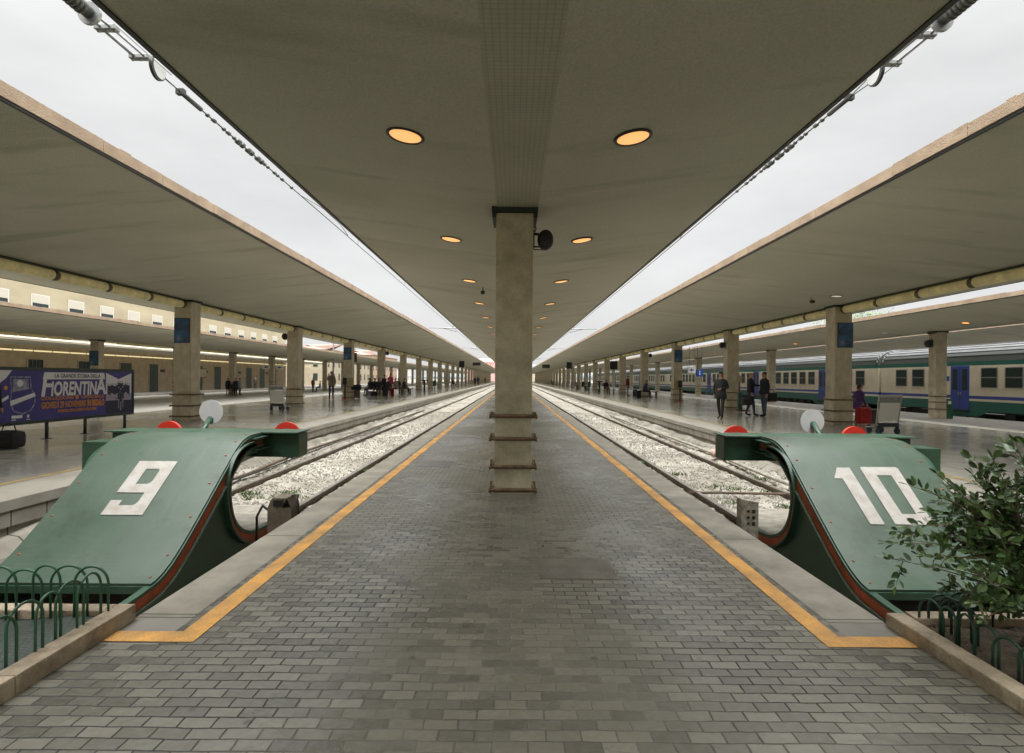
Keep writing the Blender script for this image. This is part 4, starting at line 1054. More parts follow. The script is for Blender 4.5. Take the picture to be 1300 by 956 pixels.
# ------------------------------------------------------------------ train of five coaches
XT, ZR = 25.75, -.80
def coach_proto():
    Lc = 26.1; hw = 1.41; t = thing('railway_coach', 'x', 'railway coach', (0,0,0), 0, 'cream, green and blue railway coaches')
    z = lambda v: v - ZR     # photo level -> above rail
    win = [2.0, 3.5, 5.0] + [8.6 + 1.47*k for k in range(7)] + [Lc - 5.0, Lc - 3.5, Lc - 2.0]   # centres along the coach, from the near end
    doors = [6.85, Lc - 6.75]
    # shell built of horizontal bands on the platform side, plain on the far side
    m_ = MB(); bands = [(z(-.12), z(.40), 1), (z(.40), z(.52), 0), (z(.52), z(.68), 2), (z(.68), z(2.28), 0), (z(2.28), z(2.50), 1)]
    for a, b, mi in bands: m_.box(-hw, hw, 0, Lc, a, b, mi)
    m_.build('body', [M['tcream'], M['tgreen'], M['tblue']], t)
    # roof: lower dark shoulder and ribbed silver crown
    m_ = MB(); prof = []; n = 14
    for k in range(n + 1):
        a = PI*k/n; prof.append((-hw*1.002*math.cos(a)*(1.0), z(2.502) + .98*math.sin(a)**.8))
    vs = [(p[0], 0, p[1]) for p in prof] + [(p[0], Lc, p[1]) for p in prof]
    for k in range(n): m_._add([vs[k], vs[k+1], vs[k+1+n+1], vs[k+n+1]], [(0,1,2,3)], 0 if (k < 2 or k > n-3) else 1)
    m_._add([(p[0], 0, p[1]) for p in prof], [list(range(n+1))], 0); m_._add([(p[0], Lc, p[1]) for p in prof], [list(range(n+1))], 0)
    for k in range(1, n):                       # ribs
        x, zz = prof[k]; m_.box(x - .018, x + .018, .25, Lc - .25, zz - .01, zz + .028, 0 if (k < 3 or k > n-3) else 1)
    for e in (.12, Lc - .22):                   # end rims
        for k in range(n): m_.tube([(prof[k][0], e + .05, prof[k][1]), (prof[k+1][0], e + .05, prof[k+1][1])], .05, 6, 1)
    m_.build('roof', [M['tgrey'], M['tsilver']], t)
    for c in win:
        m_ = MB(); xo = -hw
        m_.box(xo - .022, xo - .003, c - .52, c + .52, z(1.11), z(2.15), 0); w = m_.build('window', M['wframe'] if False else M['greymetal'], t)
        for a, b in ((z(1.15), z(1.62)), (z(1.67), z(2.11))):
            m_ = MB(); m_.box(xo - .0245, xo - .0225, c - .47, c + .47, a, b); m_.build('pane', M['twin'], w)
    for c in doors:
        m_ = MB(); xo = -hw; m_.box(xo - .03, xo - .003, c - .64, c + .64, z(-.06), z(2.27)); d = m_.build('door', M['tblue'], t)
        for s in (-1, 1):
            m_ = MB(); m_.box(xo - .036, xo - .0305, c + s*.34 - .17, c + s*.34 + .17, z(.98), z(2.10)); m_.build('pane', M['twin'], d)
            m_ = MB(); m_.box(xo - .05, xo - .0305, c + s*.08 - .03, c + s*.08 + .03, z(.72), z(.86)); m_.build('handle', M['greymetal'], d)
        m_ = MB(); m_.box(xo - .032, xo - .0305, c - .012, c + .012, z(-.05), z(2.26)); m_.build('door_gap', M['black'], d)
        m_ = MB(); m_.box(xo - .16, xo + .2, c - .6, c + .6, z(-.20), z(-.13)); m_.build('step', M['tunder'], t)
        m_ = MB(); m_.box(xo - .008, xo - .003, c - .98 if c < 13 else c + .78, c - .78 if c < 13 else c + .98, z(1.45), z(1.72)); m_.build('class_sign', M['tblue'], t)
    # deep green skirt below the doors, cut away over the bogies
    for a, b in ((5.4, 8.6), (Lc - 8.6, Lc - 5.4)):
        m_ = MB()
        m_.prism([(-hw + .002, a, z(-.121)), (-hw + .002, b, z(-.121)), (-hw + .002, b - .7, z(-.42)), (-hw + .002, a + .7, z(-.42))], (.05, 0, 0))
        m_.build('skirt', M['tgreen'], t)
    m_ = MB(); m_.box(-1.2, 1.2, .2, Lc - .2, z(-.20), z(-.121))
    rg = random.Random(3)
    for k in range(7):
        a = 9.2 + k*1.15; m_.box(-1.2, 1.2, a, a + rg.uniform(.6, 1.0), .28, z(-.20))
    m_.build('underframe', M['tunder'], t)
    for c in (3.6, Lc - 3.6):
        m_ = MB(); m_.box(-1.15, -1.05, c - 1.6, c + 1.6, .30, .58); m_.box(1.05, 1.15, c - 1.6, c + 1.6, .30, .58); m_.box(-1.1, 1.1, c - .3, c + .3, .25, .55)
        for y in (c - 1.25, c + 1.25):
            for s in (-1, 1): m_.disc((s*.75 - .06, y, .45), .45, 'x', 20, 0, .12)
            m_.box(-1.22, -1.0, y - .15, y + .15, .3, .6)
        m_.build('bogie', M['tunder'], t)
    m_ = MB()
    for y in (-.18, Lc + .02): m_.box(-.85, .85, y, y + .16, z(-.05), z(2.35), bev=.05)
    m_.build('gangway', M['tunder'], t)
    return t
cp_ = coach_proto()
for k in range(6):
    lab = ['nearest cream and green coach with the blue door behind the cabinet pillar', 'second cream and green coach, behind the bald man and his neighbour', 'third coach from the near end, seen left of the walking man', 'fourth coach from the near end of the train', 'fifth coach from the near end of the train', 'sixth coach from the near end of the train, far off'][k]
    loc = (XT, 12.15 + 26.4*k, ZR)
    if k == 0: cp_.location = loc; cp_['label'] = lab
    else: dup(cp_, loc, 0, lab)
track(XT, 8, ZR, 'railway track under the cream and green train', False)

# ------------------------------------------------------------------ people
def lathe_sect(c, rx, ry, n=14, sq=.85):
    out = []
    for i in range(n):
        a = 2*PI*i/n; ca, sa = math.cos(a), math.sin(a)
        out.append(Vector((c[0] + rx*math.copysign(abs(ca)**sq, ca), c[1] + ry*math.copysign(abs(sa)**sq, sa), c[2])))
    return out
def skin_mesh(name, verts, edges, radii, root=0, levels=1):
    me = bpy.data.meshes.new(name); me.from_pydata(verts, edges, [])
    o = bpy.data.objects.new(name + '_tmp', me); COL.objects.link(o)
    md = o.modifiers.new('s', 'SKIN'); md.use_smooth_shade = True
    for i, sv in enumerate(me.skin_vertices[0].data):
        r = radii[i]; sv.radius = r if isinstance(r, tuple) else (r, r); sv.use_root = (i == root)
    sd = o.modifiers.new('d', 'SUBSURF'); sd.levels = levels; sd.render_levels = levels
    dg = bpy.context.evaluated_depsgraph_get(); m2 = bpy.data.meshes.new_from_object(o.evaluated_get(dg)); m2.name = name
    bpy.data.objects.remove(o); bpy.data.meshes.remove(me)
    return m2
def person(loc, rz, label, pose='stand', top=(.02,.02,.022), legs=(.04,.05,.09), shoes=(.015,.013,.012), hair=(.03,.02,.015), h=1.75, coat=None, arms=None, near=False, hairlen=0, bald=False, lean=0.0, group='people on the platforms', seatz=.47, step=.0):
    """figure faces its local -Y"""
    t = thing('person', label, 'person', loc, rz, group); S = h/1.75
    V = []; E = []; Rd = []; Tg = []
    def v(p, r, tg, link=None):
        V.append((p[0]*S, p[1]*S, p[2]*S)); Rd.append(tuple(q*S for q in r) if isinstance(r, tuple) else r*S); Tg.append(tg)
        if link is not None: E.append((link, len(V)-1))
        return len(V)-1
    sit = pose == 'sit'; pz = seatz/S + .10 if sit else .95
    by = .0 if not sit else .10
    ly = -lean
    pel = v((0, by, pz), (.145,.115), 'legs'); 
    wai = v((0, by + ly*.25, pz + .14), (.135,.105), 'top', pel); che = v((0, by + ly*.6, pz + .32), (.155,.115), 'top', wai); uch = v((0, by + ly, pz + .46), (.13,.10), 'top', che)
    nec = v((0, by + ly*1.15 - .005, pz + .555), .055, 'skin', uch); hb = v((0, by + ly*1.3 - .02, pz + .625), (.070,.078), 'skin', nec); hd = v((0, by + ly*1.3 - .02, pz + .70), (.078,.095), 'skin', hb); ht = v((0, by + ly*1.3 - .01, pz + .765), (.05,.06), 'skin', hd)
    hy = by + ly*1.3
    for s in (-1, 1):
        hip = v((s*.092, by, pz - .05), .092, 'legs', pel)
        if sit:
            kn = v((s*.11, by - .44, pz - .06), .068, 'legs', hip); an = v((s*.11, by - .46 + step*s, .10), .046, 'legs', kn)
            he = v((s*.11, by - .45 + step*s, .05), .042, 'shoes', an); to = v((s*.13, by - .63 + step*s, .035), .038, 'shoes', he)
        else:
            f = s*step
            kn = v((s*.098, -abs(step)*.28 - f*.45, pz - .45), .066, 'legs', hip); an = v((s*.10, f*-1.0 + (.02 if f < 0 else 0), .10 + (.05 if f < 0 and abs(step) > .12 else 0)), .046, 'legs', kn)
            z0 = .05 + (.035 if f < 0 and abs(step) > .12 else 0)
            he = v((s*.10, -f + .02, z0), .043, 'shoes', an); to = v((s*.115, -f - .17, .036), .038, 'shoes', he)
        sh = v((s*.175, by + ly, pz + .455), .068, 'top', uch)
        el_, wr_ = (arms or {}).get(s, (((s*.235, by + .03 + ly*.5, pz + .17), (s*.24, by - .05 + ly*.3, pz - .06)) if not sit else ((s*.24, by - .02 + ly*.6, pz + .20), (s*.13, by - .30, pz + .06))))
        el = v(el_, .050, 'top', sh); wr = v(wr_, .036, 'top', el)
        d = (Vector(wr_) - Vector(el_)).normalized(); p = Vector(wr_) + d*.05
        pa = v(tuple(p), (.036,.024), 'skin', wr)
        if near:
            up = Vector((0,-1,0)) if abs(d.z) > .7 else Vector((0,0,1)); sd = d.cross(up).normalized()
            for q, (off, ln) in enumerate(((-.030,.062),(-.010,.075),(.010,.070),(.028,.055))):
                a = p + d*.045 + up*off; b = a + d*ln*.5 - sd*s*.008; c = b + d*ln*.35 - sd*s*.022
                f1 = v(tuple(a), .0105, 'skin', pa); f2 = v(tuple(b), .0098, 'skin', f1); v(tuple(c), .008, 'skin', f2)
            a = p + d*.02 - up*.038; f1 = v(tuple(a), .011, 'skin', pa); v(tuple(a + d*.035 - up*.018), .009, 'skin', f1)
        else:
            v(tuple(p + d*.07), (.028,.016), 'skin', pa)
    no = v((0, hy - .118, pz + .685), .013, 'skin', hd)
    me = skin_mesh('body', V, E, Rd, pel, 1)
    # garment by nearest bone
    bones = [(Vector(V[a]), Vector(V[b]), Tg[b]) for a, b in E]
    cols = {'top': cloth(top), 'legs': cloth(legs), 'shoes': cloth(shoes, .4), 'skin': M['skin']}; order = ['top','legs','shoes','skin']
    me.materials.clear()
    for k in order: me.materials.append(cols[k])
    for p in me.polygons:
        c = p.center; best = None
        for a, b, tg in bones:
            ab = b - a; u = max(0, min(1, (c - a).dot(ab)/max(1e-6, ab.length_squared))); dd = (c - a - ab*u).length
            if best is None or dd < best[0]: best = (dd, tg)
        p.material_index = order.index(best[1])
    # eyes, mouth and ears belong to the body mesh
    bm = bmesh.new(); bm.from_mesh(me)
    def addball(c, r, mi, sc=(1,1,1)):
        g = bmesh.ops.create_uvsphere(bm, u_segments=8, v_segments=6, radius=r)
        for q in g['verts']: q.co = Vector((q.co.x*sc[0] + c[0], q.co.y*sc[1] + c[1], q.co.z*sc[2] + c[2]))
        for f in {f for q in g['verts'] for f in q.link_faces}: f.material_index = mi; f.smooth = True
    for s in (-1, 1):
        addball((s*.033*S, (hy - .098)*S, (pz + .705)*S), .011*S, 2, (1.3,.8,.7)); addball((s*.080*S, (hy - .005)*S, (pz + .69)*S), .022*S, 3, (.5,1,1.3))
    addball((0, (hy - .098)*S, (pz + .645)*S), .016*S, 2, (1.5,.6,.3))
    bm.to_mesh(me); bm.free()
    bo = bpy.data.objects.new('body', me); COL.objects.link(bo); bo.parent = t
    if not bald:
        m_ = MB(); n = 14; rings = []
        top_z = pz + .80
        for q in range(6):
            a = (PI/2)*(1 - q/5); rr = math.cos(a); zz = pz + .695 + .108*math.sin(a)
            rings.append([Vector(((.090*rr)*math.cos(2*PI*i/n)*S, (hy + .002 + .102*rr*math.sin(2*PI*i/n))*S, (zz + (.035 if (q == 5 and math.sin(2*PI*i/n) < -.3) else 0) - (hairlen*.3 if (q == 5 and math.sin(2*PI*i/n) > .1) else 0))*S)) for i in range(n)])
        if hairlen:
            rings.append([Vector(((.088*math.cos(2*PI*i/n))*S, (hy + .03 + .085*math.sin(2*PI*i/n))*S, (pz + .72 - hairlen*max(.1, math.sin(2*PI*i/n) + .3))*S)) for i in range(n)])
        m_.loft(rings, 0, True, True); m_.build('hair', cloth(hair, .6), t)
    if coat:
        cz = coat; m_ = MB(); z = lambda q: q
        rings = []
        lv = [(pz + .515, .075, .068, 1.1), (pz + .485, .165, .098, 1.0), (pz + .42, .215, .128, .95), (pz + .28, .20, .138, .6), (pz + .12, .185, .132, .25), (pz - .02, .205, .145, .05)]
        for (zz, rx, ry, f) in lv:
            if zz > cz: rings.append([Vector((p.x*S, p.y*S, p.z*S)) for p in lathe_sect((0, by + ly*f, zz), rx, ry)])
        rings.append([Vector((p.x*S, p.y*S, p.z*S)) for p in lathe_sect((0, by, cz), .215, .158)])
        m_.loft(rings, 0, True, True); m_.build('jacket', cloth(top), t)
    return t
BLK = (.008,.009,.010); JEAN = (.045,.065,.105); BRN = (.035,.026,.022); NAVY = (.018,.024,.05)
# the three men on the right platform
person((7.48, 20.8, 0), R(-38), 'man in a dark green coat and brown trousers walking, hand at his belly', 'stand', (.009,.014,.013), (.024,.017,.015), (.05,.02,.015), (.02,.015,.012), 1.70, .76, {-1: ((-.26,.03,1.14),(-.24,-.03,.92)), 1: ((.26,.02,1.16),(.07,-.21,1.12))}, True, step=.17)
mb = MB(); mb.tube([(-.06,-.108,0),(-.015,-.112,0),(.015,-.112,0),(.06,-.108,0)], .012, 6)
person((9.37, 22.8, 0), R(62), 'balding man in black jacket and jeans holding a black bag and pointing', 'stand', BLK, (.035,.055,.09), BLK, (.05,.035,.025), 1.74, .92, {-1: ((-.24,.0,1.14),(-.26,-.06,.93)), 1: ((.25,-.12,1.22),(.20,-.40,1.18))}, True, bald=True, step=.13)
person((9.78, 22.5, 0), R(-78), 'dark haired man in black jacket and jeans with a bag on his shoulder', 'stand', (.010,.014,.019), (.06,.085,.13), BLK, (.03,.022,.018), 1.74, .88, None, True, step=.04)
def bag(loc, label, w, d, h, m_, strap=True, cat='bag', rz=0, round_=.04, nm='bag'):
    t = thing(nm, label, cat, loc, rz)
    q = MB(); q.box(-w/2, w/2, -d/2, d/2, 0, h, bev=min(round_, d*.3, h*.3)); q.build('body', m_, t)
    if strap:
        q = MB(); q.tube([(-w*.3, 0, h - .005), (-w*.22, 0, h + .10), (0, 0, h + .13), (w*.22, 0, h + .10), (w*.3, 0, h - .005)], .010, 6); q.build('handle', m_, t)
    return t
bag((9.13, 22.60, .42), 'shiny black handbag held by the balding man', .42, .16, .30, cloth((.03,.03,.033), .3), rz=R(20))
bag((10.10, 22.55, .58), 'black shoulder bag hanging at the back of the dark haired man', .36, .17, .34, cloth((.012,.012,.012)), rz=R(12))
person((13.05, 23.8, 0), R(40), 'blonde woman in black top and maroon trousers half hidden by the pillar', 'stand', BLK, (.055,.02,.04), BLK, (.28,.20,.10), 1.72, .95, hairlen=.18)
person((11.95, 20.0, 0), R(100), 'seated person in a purple jacket behind the right poster pillar', 'sit', (.10,.05,.20), BRN, BLK, (.05,.03,.02), 1.66, .50, hairlen=.1, lean=.12)
bag((11.75, 19.4, 0), 'bright red bag on the floor beside the right luggage trolley', .42, .28, .52, cloth((.42,.02,.02)))
# left platform
person((-11.28, 36.0, 0), R(20), 'man in a beige jacket and dark jeans standing by the left poster pillar', 'stand', (.21,.165,.10), (.03,.04,.06), BLK, (.03,.02,.015), 1.76, .86, {-1: ((-.25,-.05,1.2),(-.12,-.20,1.38)), 1: ((.24,.03,1.13),(.22,-.06,.92))}, step=.05)
person((-9.98, 11.0, 0), R(75), 'person in black clothes at the left picture edge beside the billboard', 'stand', BLK, BLK, BLK, (.02,.015,.012), 1.46, .55, hairlen=.05, lean=.06)
bag((-9.52, 10.95, 0), 'black travel bag on the floor at the left picture edge', .44, .34, .34, cloth((.010,.010,.011)), round_=.12)
# waiting groups (place by where they sit)
grp = [ # photo x, depth, pose, rz, top, legs, hairlen, words
 (469, 45.0, 'sit', -40, (.02,.018,.02), JEAN, .28, 'long haired seated woman in black with a lilac bag, leftmost of the waiting group'),
 (476, 45.3, 'sit', 20, NAVY, BLK, 0, 'seated person in navy jacket, second from the left in the waiting group'),
 (481, 45.6, 'sit', 10, (.03,.035,.05), (.10,.085,.05), 0, 'seated person with pale trousers, third from the left in the waiting group'),
 (487.5, 44.4, 'stand', 60, BLK, (.012,.02,.018), 0, 'stooping person in a black coat in the middle of the waiting group'),
 (493.5, 44.2, 'sit', 150, (.022,.026,.034), BLK, 0, 'person in a dark grey coat seen from behind in the waiting group'),
 (495.5, 46.2, 'stand', 160, (.50,.03,.10), (.40,.02,.03), 0, 'person in a bright pink jacket standing behind the waiting group'),
 (502, 47.5, 'sit', -30, (.30,.28,.26), (.05,.045,.03), 0, 'seated person in a pale top, rightmost of the waiting group'),
 (506, 50.0, 'sit', 40, (.03,.03,.022), BLK, 0, 'seated person in dark olive at the second left bench'),
 (514, 50.5, 'sit', 75, (.018,.02,.026), NAVY, 0, 'seated person in black leaning back with outstretched legs at the second left bench'),
]
for (x, y, po, rz, tp, lg, hl, lab) in grp:
    X = (x - 651)*y/735
    st = po == 'stand'
    person((X, y, 0), R(rz), lab, po, tp, lg, BLK, (.03,.022,.018), 1.60 if lab.startswith('stoop') else 1.72, (.45 if st and 'black coat' in lab else .9) if st else .5, hairlen=hl, lean=.05)
bag(((470.5-651)*44.3/735, 44.3, 0), 'lilac bag at the feet of the waiting group', .42, .22, .36, cloth((.28,.20,.34)))
bag(((475-651)*44.2/735, 44.2, 0), 'black bag on the floor before the waiting group', .45, .3, .32, cloth(BLK))
bag(((498-651)*44.6/735, 44.6, 0), 'red suitcase standing beside the waiting group', .30, .22, .62, cloth((.50,.02,.02)))
bag(((489.5-651)*43.9/735, 43.9, 0), 'big black suitcase standing in front of the waiting group', .40, .26, .6, cloth((.012,.013,.016)))
# right platform, further off
person((150*47/735, 48.3, 0), R(60), 'standing person in a red jacket and pale jeans with a blue suitcase', 'stand', (.20,.02,.025), (.20,.25,.32), BLK, (.02,.015,.012), 1.74, .92, hairlen=.05)
bag((155.5*48/735, 48.1, 0), 'blue wheeled suitcase beside the person in the red jacket', .34, .24, .58, cloth((.03,.05,.09)))
bag((151.5*42/735, 47.2, 0), 'pale blue suitcase at the feet of the person in the red jacket', .22, .22, .62, cloth((.14,.18,.22))) if False else None
person((168*45.6/735, 45.4, 0), R(55), 'seated person in a blue and red jacket on the right platform bench', 'sit', (.035,.045,.14), BRN, BLK, (.12,.09,.06), 1.75, .5, lean=.14)
bag((160*44.6/735, 44.6, 0), 'black wheeled case before the seated person in blue and red', .34, .3, .56, cloth(BLK))
person((119*55.2/735, 55.2, 0), R(20), 'seated person in a broad black jacket behind the person in red', 'sit', BLK, BRN, BLK, (.07,.045,.03), 1.75, .5)
person((89.5*71/735, 71, 0), R(50), 'seated person in black beside a green bin far down the right platform', 'sit', BLK, BLK, BLK, (.02,.015,.012), 1.75, .5, lean=.15)
person((80*80/735, 80, 0), R(40), 'distant seated person in a pale top on the right platform', 'sit', (.25,.25,.26), BLK, BLK, (.02,.015,.012), 1.72, .5)
person((49.5*125/735, 125, 0), R(40), 'very distant seated person in grey blue on the right platform', 'sit', (.10,.13,.18), BLK, BLK, (.02,.015,.012), 1.72, .5)
# far left platform, further off
person((-48*110/735, 110, 0), R(180), 'distant dark figure, left of two standing far down the left platform', 'stand', BLK, BLK, BLK, BLK, 1.68, .6)
person((-44*112/735, 112, 0), R(180), 'distant taller dark figure, right of two far down the left platform', 'stand', (.02,.02,.03), BLK, BLK, BLK, 1.85, .7)
person((-35*150/735, 150, 0), R(180), 'tiny distant figure in red far down the left platform', 'stand', (.3,.04,.05), BLK, BLK, BLK, 1.75, .8)
person((-75.5*88/735, 88, 0), R(90), 'distant dark seated figure beside a left pillar', 'sit', BLK, BLK, BLK, BLK, 1.75, .5)
# on the far low platform
for k, (x, y, po, tp, lab) in enumerate([(289.5, 55.0, 'stand', BLK, 'person in black, left of the group round the far pillar'), (296, 54.6, 'sit', (.03,.035,.05), 'seated person in dark grey in the group round the far pillar'), (299.5, 54.4, 'stand', BLK, 'person with a dark coat, right of the group round the far pillar'),
        (304.5, 56, 'stand', (.22,.30,.36), 'person in a pale blue top behind the group at the far pillar')]):
    person(((x-651)*y/735, y, ZL), R(30*k), lab, po, tp, BLK, BLK, (.02,.015,.012), 1.65, .6)
person(((315.5-651)*77/735, 79, -.36), R(20), 'standing person in brown in front of the cream building doors', 'stand', (.06,.045,.03), BLK, BLK, BLK, 1.72, .75)
person(((404.5-651)*72/735, 70, ZL), R(60), 'person in a dark red top walking on the far low platform', 'stand', (.14,.03,.035), (.04,.03,.03), BLK, BLK, 1.72, .9)
person(((409-651)*71/735, 70, ZL), R(-60), 'seated person in a pale blue shirt on the far low platform', 'sit', (.30,.36,.44), BLK, BLK, BLK, 1.72, .5)

# ------------------------------------------------------------------ benches round the pillars
def bench(loc, label, rz=0):
    t = thing('bench', label, 'bench', loc, rz, 'slatted benches beside pillars')
    m_ = MB()
    for k in range(4): m_.box(-.95, .95, -.22 + k*.115, -.22 + k*.115 + .095, .43, .465)
    m_.build('seat', mat_bench, t)
    for s in (-1, 1):
        m_ = MB(); m_.box(s*.75 - .03, s*.75 + .03, -.20, .20, 0, .428); m_.build('leg', M['dark'], t)
    return t
mat_bench = mat('bench_olive', (.08,.07,.035), .6, .3, 8)
bench(((478-651)*45.4/735, 45.5, 0), 'olive bench under the left end of the waiting group')
bench(((500-651)*47.4/735, 47.5, 0), 'olive bench at the right end of the waiting group')
bench(((510-651)*50.4/735, 50.5, 0), 'olive bench beside the second group on the left platform')
bench((170*45.6/735, 45.6, 0), 'olive bench under the seated person in blue and red')
bench((118.5*55.3/735, 55.4, 0), 'olive bench under the person in the broad black jacket')
bench((89*71/735, 71.2, 0), 'olive bench beside the green bin far down the right platform')
bench((12.0, 20.1, 0), 'olive bench behind the right poster pillar', R(90))

# ------------------------------------------------------------------ ticket machines, bins, cabinets
def validator(loc, label, rz=0):
    t = thing('ticket_machine', label, 'ticket machine', loc, rz, 'ticket stamping machines')
    m_ = MB(); m_.tube([(0,0,.02),(0,0,.95)], .045, 10); m_.build('post', M['black'], t)
    m_ = MB(); m_.box(-.12, .12, -.09, .09, .92, 1.36, bev=.02); m_.build('housing', M['black'], t)
    m_ = MB(); m_.box(-.16, .16, -.16, .16, 0, .03); m_.build('base', M['redsig'], t)
    return t
validator(((438-651)*36.6/735, 36.6, 0), 'black ticket machine on a red foot before the left poster pillar')
validator((212.5*36.7/735, 36.7, 0), 'black ticket machine before the second right poster pillar')
for (x, y, lab) in (((446-651)/735, 36.8, 'pale notice board on the left poster pillar beside the ticket machine'), (207.5/735, 36.9, 'pale notice board on the second right poster pillar')):
    mb = MB(); mb.box(-.13, .13, -.02, .02, -.28, .28, bev=.005); o = mb.build('notice', mat('notice', (.42,.36,.2), .6, .2, 6)); o.location = (x*y, y, 1.08); tag(o, lab, 'notice')
    o['kind'] = 'thing'
def litter_bin(loc, label, m_='bin'):
    t = thing('litter_bin', label, 'litter bin', loc, 0, 'green bins on posts')
    q = MB(); q.tube([(0,0,0),(0,0,.9)], .05, 10); q.box(-.16,.16,-.16,.16,0,.02); q.build('post', M[m_], t)
    q = MB(); rings = [lathe_sect((0,0,z), r, r, 16, 1) for z, r in ((.48,.16),(.52,.19),(1.0,.21),(1.05,.21))]; q.loft(rings, 0, True, True); q.build('bucket', M[m_], t)
    q = MB(); q.tube([(0,0,1.051),(0,0,1.09)], .19, 16); q.build('lid', M['black'], t)
    return t
litter_bin(((552-651)*65/735, 65, 0), 'green bin on a post behind the second left bench')
litter_bin((97*69/735, 69, 0), 'green bin on a post by the distant seated person on the right')
litter_bin((193.5*50/735 + 1.0, 55, 0), 'green bin by the train seen right of the seated person in blue') if False else None
t = thing('standing_table', 'dark green pedestal stand between two left pillars', 'stand', ((539-651)*58/735, 58, 0)); mb = MB(); mb.tube([(0,0,0),(0,0,1.1)], .10, 10); mb.box(-.2,.2,-.2,.2,0,.03); mb.build('post', M['capgreen'], t); mb = MB(); mb.box(-.34,.34,-.2,.2,1.1,1.2, bev=.02); mb.build('top', M['capgreen'], t)
t = dup(t, (110*62/735, 62, 0), 0, 'dark green pedestal stand between two right pillars')
t = thing('cart', 'brown handcart loaded with a black bag beside the left poster pillar', 'cart', ((453.5-651)*37.4/735, 37.4, 0)); mb = MB(); mb.box(-.17,.17,-.15,.15,.06,.58, bev=.02); mb.build('box', mat('brown_case', (.10,.07,.05), .6, .3, 8), t)
for s in (-1, 1):
    mb = MB(); mb.disc((s*.15 - .02, -.1, .07), .07, 'x', 12, 0, .04); mb.build('wheel', M['black'], t)
bag(((452.5-651)*37.3/735, 37.3, .585), 'big black bag lying on the brown handcart', .62, .34, .34, cloth((.018,.02,.024)), strap=False, round_=.1)
# green cabinet at the pillar by the train, red-footed stand behind the men
t = thing('cabinet', 'dark green cabinet at the foot of the pillar by the train', 'cabinet', (21.2 + .44, 28.8, ZL)); mb = MB(); mb.box(-.16,.16,-.15,.15,0,.98, bev=.01); mb.build('housing', M['bin'], t); mb = MB(); mb.box(-.1,.06,-.155,-.151,.72,.88); mb.build('plate', M['white'], t)
t = thing('extinguisher_stand', 'green post with a red foot behind the walking man', 'stand', (288.5*26.6/735, 26.6, 0)); mb = MB(); mb.box(-.09,.09,-.08,.08,.04,.85, bev=.01); mb.build('post', M['bin'], t); mb = MB(); mb.box(-.10,.42,-.14,.14,0,.04, bev=.01); mb.build('foot', mat('red_foot', (.16,.03,.02), .6, .3, 8), t)
t = thing('notice_stand', 'small pale notice on a brown post in front of the pillar behind the men', 'notice', (286.5*27/735 + .12, 27.2, 0)); mb = MB(); mb.tube([(0,0,0),(0,0,1.3)], .035, 8); mb.build('post', mat('brown_post', (.16,.07,.04), .6), t); mb = MB(); mb.box(-.12,.12,-.02,.02,1.28,1.62, bev=.005); mb.build('sign_face', mat('notice2', (.45,.38,.24), .6, .2, 9), t)

# ------------------------------------------------------------------ hanging monitors and signs
def hanging(loc, w, h, label, m_, cat='sign', mark=None, grp='hanging signs and screens', drop=.5, face=-1):
    t = thing('hanging_sign', label, cat, loc, 0, grp)
    q = MB(); q.box(-w/2, w/2, -.06, .06, -h/2, h/2, bev=.01); q.build('panel', m_, t)
    q = MB()
    for s in (-1, 1): q.tube([(s*w*.3, 0, h/2), (s*w*.3, 0, h/2 + drop)], .014, 6)
    q.build('rod', M['dark'], t)
    if mark: mark(t, w, h)
    return t
def arrow(t, w, h):
    q = MB(); q.prism([(-w*.28, -.064, h*.0), (w*.02, -.064, h*.3), (w*.02, -.064, h*.1), (w*.3, -.064, h*.1), (w*.3, -.064, -h*.1), (w*.02, -.064, -h*.1), (w*.02, -.064, -h*.3)], (0, .003, 0)); q.build('arrow', M['signblue'] , t)
def letter_i(t, w, h):
    q = MB(); q.box(-w*.07, w*.07, -.065, -.062, -h*.28, h*.1); q.disc((0, -.062, h*.24), w*.09, 'y', 12, 0, .003); q.build('letter', M['white'], t)
hanging((237*46/735, 46, 2.17 if False else 1.95), .55, .55, 'square blue sign with a white mark beside a right pillar by the train', M['signblue'], mark=letter_i, drop=1.9)
hanging((227*47/735, 47, 2.20), .62, .5, 'white sign with a dark mark beside the blue sign', M['white'], mark=arrow, drop=1.65)
hanging((-313*64/735, 64, 2.45), .75, .5, 'white arrow sign, left one of two before the far building', M['white'], mark=arrow, drop=1.35)
hanging((-296*64/735, 64, 2.42), .75, .5, 'white arrow sign, right one of two before the far building', M['white'], mark=arrow, drop=1.38)
for (x, y, z, w, h, lab) in ((-204, 44, 2.9, .7, .7, 'dark hanging screen left of the left poster pillar'), (-65, 84, 4.0-.6, .75, .95, 'black hanging screen far down the left platform'), (-46, 96, 3.75, 1.3, .5, 'dark hanging sign before the far end of the left canopy'),
        (71.5, 84, 3.35, .75, .95, 'black hanging screen far down the right platform'), (42, 112, 3.8, 1.5, .7, 'dark hanging sign at the far end of the right canopy'), (128, 62, 2.9, .8, .9, 'dark green hanging box between two right pillars')):
    hanging((x*y/735, y, z), w, h, lab, M['black'], 'screen', drop=max(.25, 4.0 - z - h/2))
# framed board before the building
t = thing('notice_board', 'red framed notice board on the wall of the cream building', 'notice board', (-39.3, 73.0, 1.75)); mb = MB(); mb.box(0,.08,-1.2,1.2,-.6,.6); mb.build('border_frame', mat('redframe', (.20,.045,.03), .5), t); mb = MB(); mb.box(.081,.09,-1.1,1.1,-.5,.5); mb.build('sheet', mat('sheets', (.5,.42,.26), .6, .4, 6), t)

